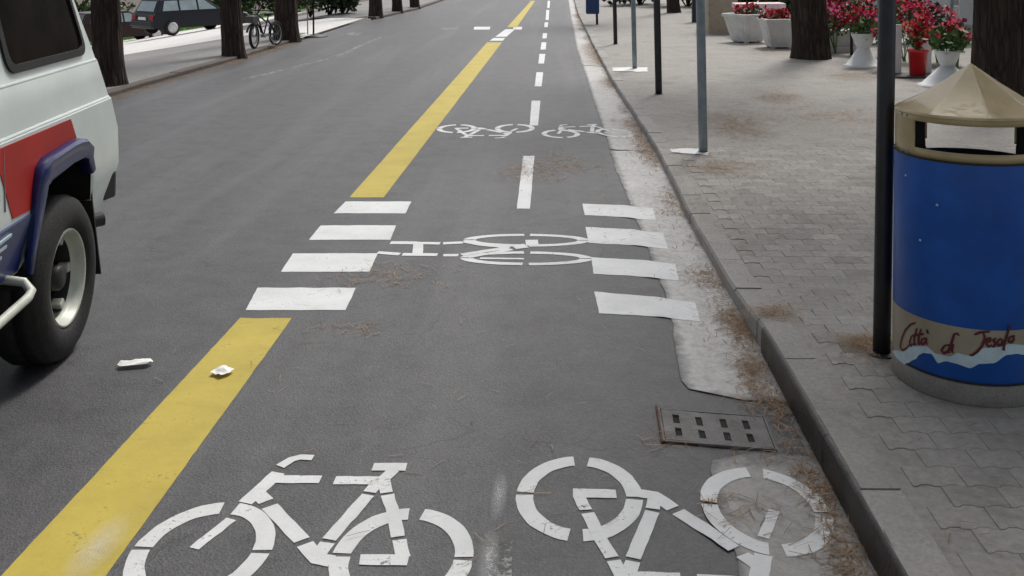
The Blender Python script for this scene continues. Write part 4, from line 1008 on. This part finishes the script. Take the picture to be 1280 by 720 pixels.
# ------------------------------------------------------------------ right side: planters, flower stand, shop front
def at(px, py, z=.045): return P(px, py, z)
def planter(base_px, wtop, wbot, h, rz, label):
    p = at(*base_px); root = thing('planter', label, 'planter', 'white tapered planters beside the trunk'); b = MB()
    Mr = Matrix.Translation(p) @ Matrix.Rotation(rz, 4, 'Z')
    def sq(w_, z): return [Mr @ Vector((sx*w_/2, sy*w_/2, z)) for sx, sy in ((-1, -1), (1, -1), (1, 1), (-1, 1))]
    lv = [sq(wbot, .03), sq(wtop, h-.06), sq(wtop+.05, h-.055), sq(wtop+.05, h), sq(wtop-.05, h), sq(wtop-.07, h-.1)]
    b.v = [q for l in lv for q in l]; b.f = [(i*4+j, i*4+(j+1) % 4, (i+1)*4+(j+1) % 4, (i+1)*4+j) for i in range(len(lv)-1) for j in range(4)] + [(0, 1, 2, 3)]
    b.build('pot', M['planter'], root, bevel=.008)
    for sx in (-1, 1):
        for sy in (-1, 1): MB().box((sx*wbot*.38-.03, sy*wbot*.38-.03, .0), (sx*wbot*.38+.03, sy*wbot*.38+.03, .032), Mr).build('foot', M['planter'], root)
    for k in range(4):                        # raised panels on the faces
        q = Mr @ Matrix.Rotation(k*math.pi/2, 4, 'Z'); s_ = (wtop-wbot)/2/(h-.09)
        def pf_(x, z, o_): return q @ Vector((x*(wbot/2+(z-.03)*s_)/(wtop/2), -(wbot/2+(z-.03)*s_)-o_, z))
        m_ = MB(); m_.prism([(-wtop*.36, .10), (wtop*.36, .10), (wtop*.36, h-.13), (-wtop*.36, h-.13)], lambda x, z: pf_(x, z, -.004), lambda x, z: pf_(x, z, .012)); m_.build('panel', M['planter'], root, bevel=.006)
    c4 = sq(wtop-.065, h-.08); m_ = MB(); m_.v = c4; m_.f = [(0, 1, 2, 3)]; m_.build('soil', M['soil'], root)
    set_base(root, p); return p
pA = planter((934, 53), .64, .42, .56, .55, 'farther white tapered planter with corner turned to the road')
pB = planter((974, 60), .60, .40, .54, .06, 'nearer white square planter standing against the thick trunk')
def flowers(p, label, rx, rz, z, cols, n=160, leafn=160, leafmat='leaf', stem=True, group='potted flowers on the stand', ls=.09, bs=.075, name='flowering_plant'):
    root = thing(name, label, 'plant', group); b = MB(); c = p+Vector((0, 0, z))
    if stem:
        for _ in range(6): b.tube([p+Vector((r_.uniform(-.03, .03), r_.uniform(-.03, .03), 0)), c+Vector((r_.uniform(-.7, .7)*rx, r_.uniform(-.7, .7)*rx, r_.uniform(-.3, .6)*rz))], [.008, .004], 5)
        b.build('stem', M['leaf'], root)
    b = MB(); leaf_cloud(b, c-Vector((0, 0, rz*.2)), rx, rz, leafn, ls, r_); b.build('foliage', M[leafmat], root, fix=False)
    for col in cols:
        b = MB()
        for _ in range(n//len(cols)//6):
            d = Vector((r_.gauss(0, 1), r_.gauss(0, 1), r_.gauss(0, 1))).normalized()*(r_.random()**.3); q = c+Vector((d.x*rx, d.y*rx, d.z*rz+.04))
            for k in range(7):
                a = Vector((r_.gauss(0, 1), r_.gauss(0, 1), r_.gauss(0, 1)+.3)).normalized(); s_ = a.orthogonal().normalized(); l = bs*r_.uniform(.7, 1.2)
                b.add([q, q+a*l*.6+s_*l*.5, q+a*l, q+a*l*.6-s_*l*.5], [(0, 1, 2, 3)])
        b.build('blossoms', M[col], root, fix=False)
    set_base(root, p); return root
flowers(pA+Vector((.05, 0, .48)), 'low reddish flowers in the farther white planter', .30, .10, .12, ['red'], 110, 120, 'dleaf', group='plants in the white planters')
flowers(pB+Vector((-.05, 0, .46)), 'low reddish flowers in the nearer white planter', .26, .10, .12, ['red'], 110, 120, 'dleaf', group='plants in the white planters')
# pale cloth bench behind the planters
q0 = at(948, 46); tb = thing('table', 'low table with pale pink cloth behind the white planters', 'table')
def slab(name, c, sx, sy, z0, z1, mat, root, rz=0, bevel=.0):
    o = MB().box((-sx/2, -sy/2, z0), (sx/2, sy/2, z1), Matrix.Translation((c.x, c.y, 0)) @ Matrix.Rotation(rz, 4, 'Z')).build(name, mat, root, bevel=bevel); return o
slab('table_top', q0, .95, .5, .60, .63, M['planter'], tb)
slab('cloth', q0, 1.0, .55, .632, .74, M['pink'], tb, bevel=.02)
for sx in (-.42, .42):
    for sy in (-.2, .2): slab('leg', q0+Vector((sx, sy, 0)), .04, .04, .045, .60, M['planter'], tb)
set_base(tb, q0)
# tan low wall with dark post and information plate
tw = at(901, 43); wl = thing('low_wall', 'short tan plastered wall left of the white planters', 'wall')
slab('wall', tw+Vector((.05, .35, 0)), .62, .7, .0, .95, M['tan'], wl, bevel=.02); slab('coping', tw+Vector((.05, .35, 0)), .70, .78, .951, 1.0, M['planter'], wl, bevel=.01); set_base(wl, tw)
dp = at(869, 28); root = thing('bollard', 'dark slim bollard just left of the near grey sign post', 'bollard')
slab('shaft', dp, .16, .16, .03, 1.05, M['sign'], root, bevel=.01); slab('cap', dp, .2, .2, 1.051, 1.09, M['sign'], root, bevel=.01); set_base(root, dp)
ip = at(885.5, 36); root = thing('information_board', 'narrow dark board with pale lettering right of the near grey sign post', 'sign')
slab('board', ip, .20, .05, .10, 1.15, M['sign'], root, bevel=.006)
for k in range(9): slab('print_line', ip+Vector((.0, -.028, 0)), .15-.03*(k % 3), .006, .42+.075*k, .455+.075*k, M['signtext'], root)
slab('foot', ip, .26, .2, .046, .099, M['sign'], root, bevel=.01); set_base(root, ip)
# flower stand
def pedestal(px, h, rt, rf, label, neck=.5):
    p = at(*px); root = thing('pedestal_pot', label, 'flower pot', 'white pedestal pots at the flower stand')
    prof = [(rf, 0), (rf, .02), (rf*.86, .035), (rf*.62, .12), (rt*neck*1.15, .26), (rt*neck, h*.55), (rt*.72, h*.68), (rt*.95, h*.88), (rt*1.05, h-.02), (rt*1.05, h), (rt*.9, h), (rt*.86, h-.06), (0, h-.06)]
    MB().lathe(prof, 32, p).build('pot', M['pedestal'], root, smooth=True)
    m_ = MB().lathe([(0, h-.055), (rt*.86, h-.055)], 24, p); m_.build('soil', M['soil'], root); set_base(root, p); return p
p1 = pedestal((1079, 83), .50, .17, .29, 'white flared pedestal pot left of the black foreground post')
p2 = pedestal((1184, 108), .46, .15, .36, 'white flared pedestal pot rising behind the litter bin roof')
flowers(p1+Vector((-.02, 0, .42)), 'green plant with crimson flowers in the left pedestal pot', .22, .18, .22, ['red', 'magenta'], 120, 220)
flowers(p2+Vector((.02, 0, .38)), 'leafy plant with few red flowers in the right pedestal pot', .24, .2, .24, ['red'], 70, 260)
p3 = at(1049, 66); root = thing('planter', 'low white planter box with magenta flowers behind the thick trunk', 'planter')
slab('pot', p3+Vector((0, .2, 0)), .62, .34, .15, .42, M['planter'], root, bevel=.015); slab('plinth', p3+Vector((0, .2, 0)), .80, .5, .0, .149, M['planter'], root, bevel=.01); set_base(root, p3)
flowers(p3+Vector((-.02, .18, .36)), 'large clump of magenta flowers right of the thick trunk', .24, .24, .34, ['magenta', 'red'], 260, 90)
p4 = at(1147, 96); root = thing('flower_pot', 'tall bright red flower pot right of the black foreground post', 'flower pot')
MB().lathe([(0, .03), (.10, .03), (.105, .04), (.125, .34), (.14, .345), (.14, .38), (.12, .38), (.115, .33), (0, .33)], 28, p4).build('pot', M['redpot'], root, smooth=True)
MB().lathe([(0, .335), (.114, .335)], 20, p4).build('soil', M['soil'], root); set_base(root, p4)
flowers(p4+Vector((0, 0, .30)), 'tall red and orange flowers in the red pot', .17, .24, .34, ['red', 'red', 'orange'], 300, 60)
flowers(at(1207, 92)+Vector((0, .3, .0)), 'crimson flowers hanging beside the right trunk', .16, .22, .52, ['magenta'], 190, 60)
flowers(at(1172, 88)+Vector((0, .5, .0)), 'tall plant with dark red flowers at the back of the stand', .34, .22, .86, ['magenta', 'red'], 110, 90, 'dleaf')
flowers(at(1095, 80)+Vector((0, .5, .0)), 'dark red flowers at the back behind the black post', .4, .2, .9, ['red'], 120, 120, 'dleaf')
flowers(at(1120, 92)+Vector((0, .4, .0)), 'white-potted leafy plant half hidden by the black foreground post', .22, .2, .62, ['red', 'magenta'], 130, 200)
flowers(at(1192, 84)+Vector((0, .6, .0)), 'leafy plant with crimson flowers left of the right trunk', .3, .22, .62, ['magenta', 'red'], 150, 200)
flowers(at(1062, 62)+Vector((0, .5, .0)), 'green plant with red flowers above the low white planter box', .34, .25, .80, ['red'], 150, 260)
for (px, py), up, rx, lb, cl in (((1050, 70), .55, .30, 'dense crimson flower clump directly right of the thick trunk', ['magenta', 'red']), ((1088, 72), .62, .30, 'red flower clump above the left pedestal pot', ['red']), ((1140, 80), .75, .34, 'tall dense red flowers behind the red pot', ['red', 'magenta']),
                              ((1168, 86), .40, .22, 'bright green leafy plant between the red pot and right pedestal', ['red']), ((1200, 86), .42, .24, 'crimson flower clump low beside the right trunk', ['magenta', 'red'])):
    flowers(at(px, py)+Vector((0, .35, 0)), lb, rx, .2, up, cl, 210 if up != .40 else 40, 190)
ds = thing('display_stand', 'white display stand with panels and dark tray holding the flowers', 'display stand')
d0 = at(1145, 97)
slab('tray', d0+Vector((0, .1, 0)), .62, .5, .046, .075, M['plastic'], ds)
slab('panel', d0+Vector((-.19, .28, 0)), .17, .03, .078, .75, M['panel'], ds, .05)
slab('panel', d0+Vector((.24, .28, 0)), .12, .03, .078, .55, M['panel'], ds, -.1)
for k, (x_, w_) in enumerate(((5.35, .7), (6.1, .62), (6.85, .7), (7.6, .6))): slab('back_panel', Vector((x_, 19.2-.1*k, 0)), w_, .04, .05+.1*(k % 2), 1.5, M['panel'], ds, .06)
slab('shelf', Vector((6.5, 18.9, 0)), 2.6, .3, .40, .43, M['panel'], ds)
for sx in (5.0, 5.74, 6.46, 7.22): slab('upright', Vector((sx, 19.0, 0)), .05, .045, .05, 1.60, M['greypost'], ds)
set_base(ds, d0)
r4 = post('post', (1064.5, 69), 1064, .05, M['blackpaint'], 'slim dark post in front of the flower stand beside magenta flowers', 'post', 2.4, None, .045)
# shop front behind (its lower part shows between the plants)
sh = thing('shop_building', 'low shop front with glass bays behind planters and flower stand', 'building')
X0 = 9.0
slab('plinth', Vector((X0+2, 24, 0)), 4.0, 36, .0, .45, M['facade'], sh)
slab('fascia', Vector((X0+2, 24, 0)), 4.1, 36.1, 2.9, 4.2, M['facade'], sh)
slab('roof', Vector((X0+2, 24, 0)), 4.6, 36.6, 4.202, 4.4, M['facade'], sh)
for k in range(10):
    yy = 6.2+k*3.95; slab('pillar', Vector((X0+.15, yy, 0)), .3, .3, .452, 2.898, M['facade'], sh)
    if k < 9:
        wb = slab('window', Vector((X0+.12, yy+1.975, 0)), .05, 3.6, .455, 2.895, M['panel'], sh)
        slab('pane', Vector((X0+.08, yy+1.1, 0)), .02, 1.6, .52, 2.83, M['shopglass'], wb); slab('pane', Vector((X0+.08, yy+2.85, 0)), .02, 1.6, .52, 2.83, M['shopglass'], wb)
set_base(sh, Vector((X0+2, 24, 0)))
# far hedge, low walls at the top right
for px, py, rx, lb in ((800, 6, 1.2, 'dark hedge bush far behind the thin grey post'), (903, 14, .9, 'olive bush behind the short tan wall'), (860, 8, 1.2, 'dark bush right of the small far trunk'), (935, 22, .9, 'dark bush behind the farther white planter'), (975, 22, .8, 'dark bush between the white planter and thick trunk')):
    p = at(px, py); shrub(p, rx, .8, 1200, lb, 'dleaf', .2)['group'] = 'bushes beyond the right pavement'

# ------------------------------------------------------------------ litter and pine needles
for px, sz, rz, lb in (((169, 458), (.075, .028), .25, 'flat crumpled white paper scrap on the asphalt near the van wheel'), ((278, 468), (.042, .038), -.5, 'small white paper packet lying on the yellow line')):
    p = P(*px); b = MB(); n = 8
    def pf2(u, v, sgn):
        x, y = (u-.5)*2*sz[0]*(1-.5*abs(v-.5)), (v-.5)*2*sz[1]; z = .012+.010*nz((u*3+px[0], v*3, 0))+sgn*.006*(math.sin(math.pi*u)*math.sin(math.pi*v))+.002
        return Vector((x, y, z))
    b.grid(lambda u, v: pf2(u, v, 1), n, n); b.grid(lambda u, v: pf2(u, v, -1), n, n)
    o = b.build('paper_scrap', M['paper']); o.location = (p.x, p.y, road_z(p.x, p.y)+.004); o.rotation_euler = (0, 0, rz); tag(o, lb, 'litter', 'scraps of white paper')
nb = MB(); rn = random.Random(21)
def needle(x, y, z, l=None):
    if -.0 < (Vector((x, y))-org).dot(ex) < gl+.03 and -.02 < (Vector((x, y))-org).dot(ey) < gw+.02 and rn.random() < .93: return
    l = (l or rn.uniform(.03, .075))*.95; a = rn.uniform(0, math.pi); w_ = (.0008+.0006*rn.random())*(1 if y < 5.5 else 1.5)
    dx, dy = math.cos(a)*l/2, math.sin(a)*l/2; nx, ny = -math.sin(a)*w_, math.cos(a)*w_; t = rn.uniform(-.004, .006)
    k = rn.uniform(-.003, .003)
    nb.add([(x-dx-nx, y-dy-ny, z), (x-dx+nx, y-dy+ny, z), (x+nx+k, y+ny+k, z+.001), (x-nx+k, y-ny+k, z+.001), (x+dx+nx, y+dy+ny, z+max(0, t)), (x+dx-nx, y+dy-ny, z+max(0, t))], [(0, 1, 2, 3), (3, 2, 4, 5)])
def clump(px, n, rx, ry, road_=True, l=None, scale=1.):
    c = P(*px, 0 if road_ else pav_z(6))
    for _ in range(int(n*1.9)):
        x, y = c.x+rn.gauss(0, rx)*1.15, c.y+rn.gauss(0, ry)*1.15
        if road_:
            if x > kerb_x(y)-.006: x = kerb_x(y)-.006-abs(rn.gauss(0, .03))
            z = mark_z(x, y)+.002+rn.random()*.007
        else: z = pav_z(y)+.008+rn.random()*.006
        needle(x, y, z, l)
y = 2.4
while y < 30:                                 # drift along the kerb, denser and looser by turns
    dens = max(0.05, .5+1.3*nz((y*.9, 1.7, 0))+.7*nz((y*3.1, 4.7, 0)))
    for _ in range(int(dens*60*.18*6.5)):
        yy = y+rn.uniform(0, .18); wd = .05+.07*max(0, dens-.3)
        x = kerb_x(yy)-.008-abs(rn.gauss(0, wd)); needle(x, yy, mark_z(x, yy)+.002+rn.random()*.010*max(.2, 1-(kerb_x(yy)-x)/.15), rn.uniform(.03, .07)*(1 if yy < 9 else 1.3))
    y += .18
for px, n, rx, ry in (((1056, 690), 110, .04, .08), ((1030, 620), 60, .03, .08), ((1010, 590), 40, .03, .06), ((945, 545), 90, .06, .07), ((958, 500), 130, .05, .10), ((940, 460), 130, .04, .10), ((925, 405), 130, .05, .10), ((910, 395), 80, .05, .10), ((880, 345), 90, .05, .10),
                     ((915, 632), 22, .06, .05), ((950, 640), 12, .07, .06), ((880, 545), 22, .09, .03), ((835, 550), 16, .05, .05), ((690, 206), 170, .13, .34), ((655, 214), 90, .11, .16), ((720, 206), 60, .14, .14), ((800, 165), 70, .05, .5), ((805, 185), 200, .06, .4), ((745, 75), 300, .15, .6), ((760, 100), 200, .09, .8),
                     ((500, 350), 60, .2, .12), ((470, 345), 40, .12, .1), ((440, 412), 30, .1, .05), ((600, 640), 14, .2, .2), ((560, 450), 30, .5, .4), ((735, 15), 400, .12, 2.0), ((730, 10), 200, .2, 2.5)):
    clump(px, n, rx, ry)
for px, n, rx, ry in (((1085, 449), 150, .05, .05), ((1110, 450), 80, .05, .03), ((965, 400), 60, .05, .05), ((910, 152), 180, .16, .25), ((925, 165), 160, .14, .2), ((970, 122), 220, .15, .3), ((900, 210), 130, .15, .14), ((1035, 143), 140, .25, .25), ((950, 147), 140, .3, .3), ((965, 65), 200, .25, .4), ((1064, 95), 200, .2, .3), ((1090, 155), 120, .3, .3), ((1000, 300), 60, .6, .6), ((1000, 190), 120, .8, .9), ((880, 260), 60, .25, .4)):
    clump(px, n*2, rx, ry, False)
for _ in range(900):                           # loose needles all over the pavement
    y = rn.uniform(2.3, 12); x = kerb_x(y)+.1+rn.random()*3.2; needle(x, y, pav_z(y)+.007, rn.uniform(.03, .07))
for _ in range(2600):                          # thin brown line at the foot of the left kerb
    y = rn.uniform(10, 21); x = lk_x(y)+.01+abs(rn.gauss(0, .14)); needle(x, y, .006+rn.random()*.01, rn.uniform(.06, .12))
tag(stuff(nb.build('pine_needles', M['needles'], fix=False)), 'brown fallen pine needles drifted along the kerb and gutter', 'pine needles')
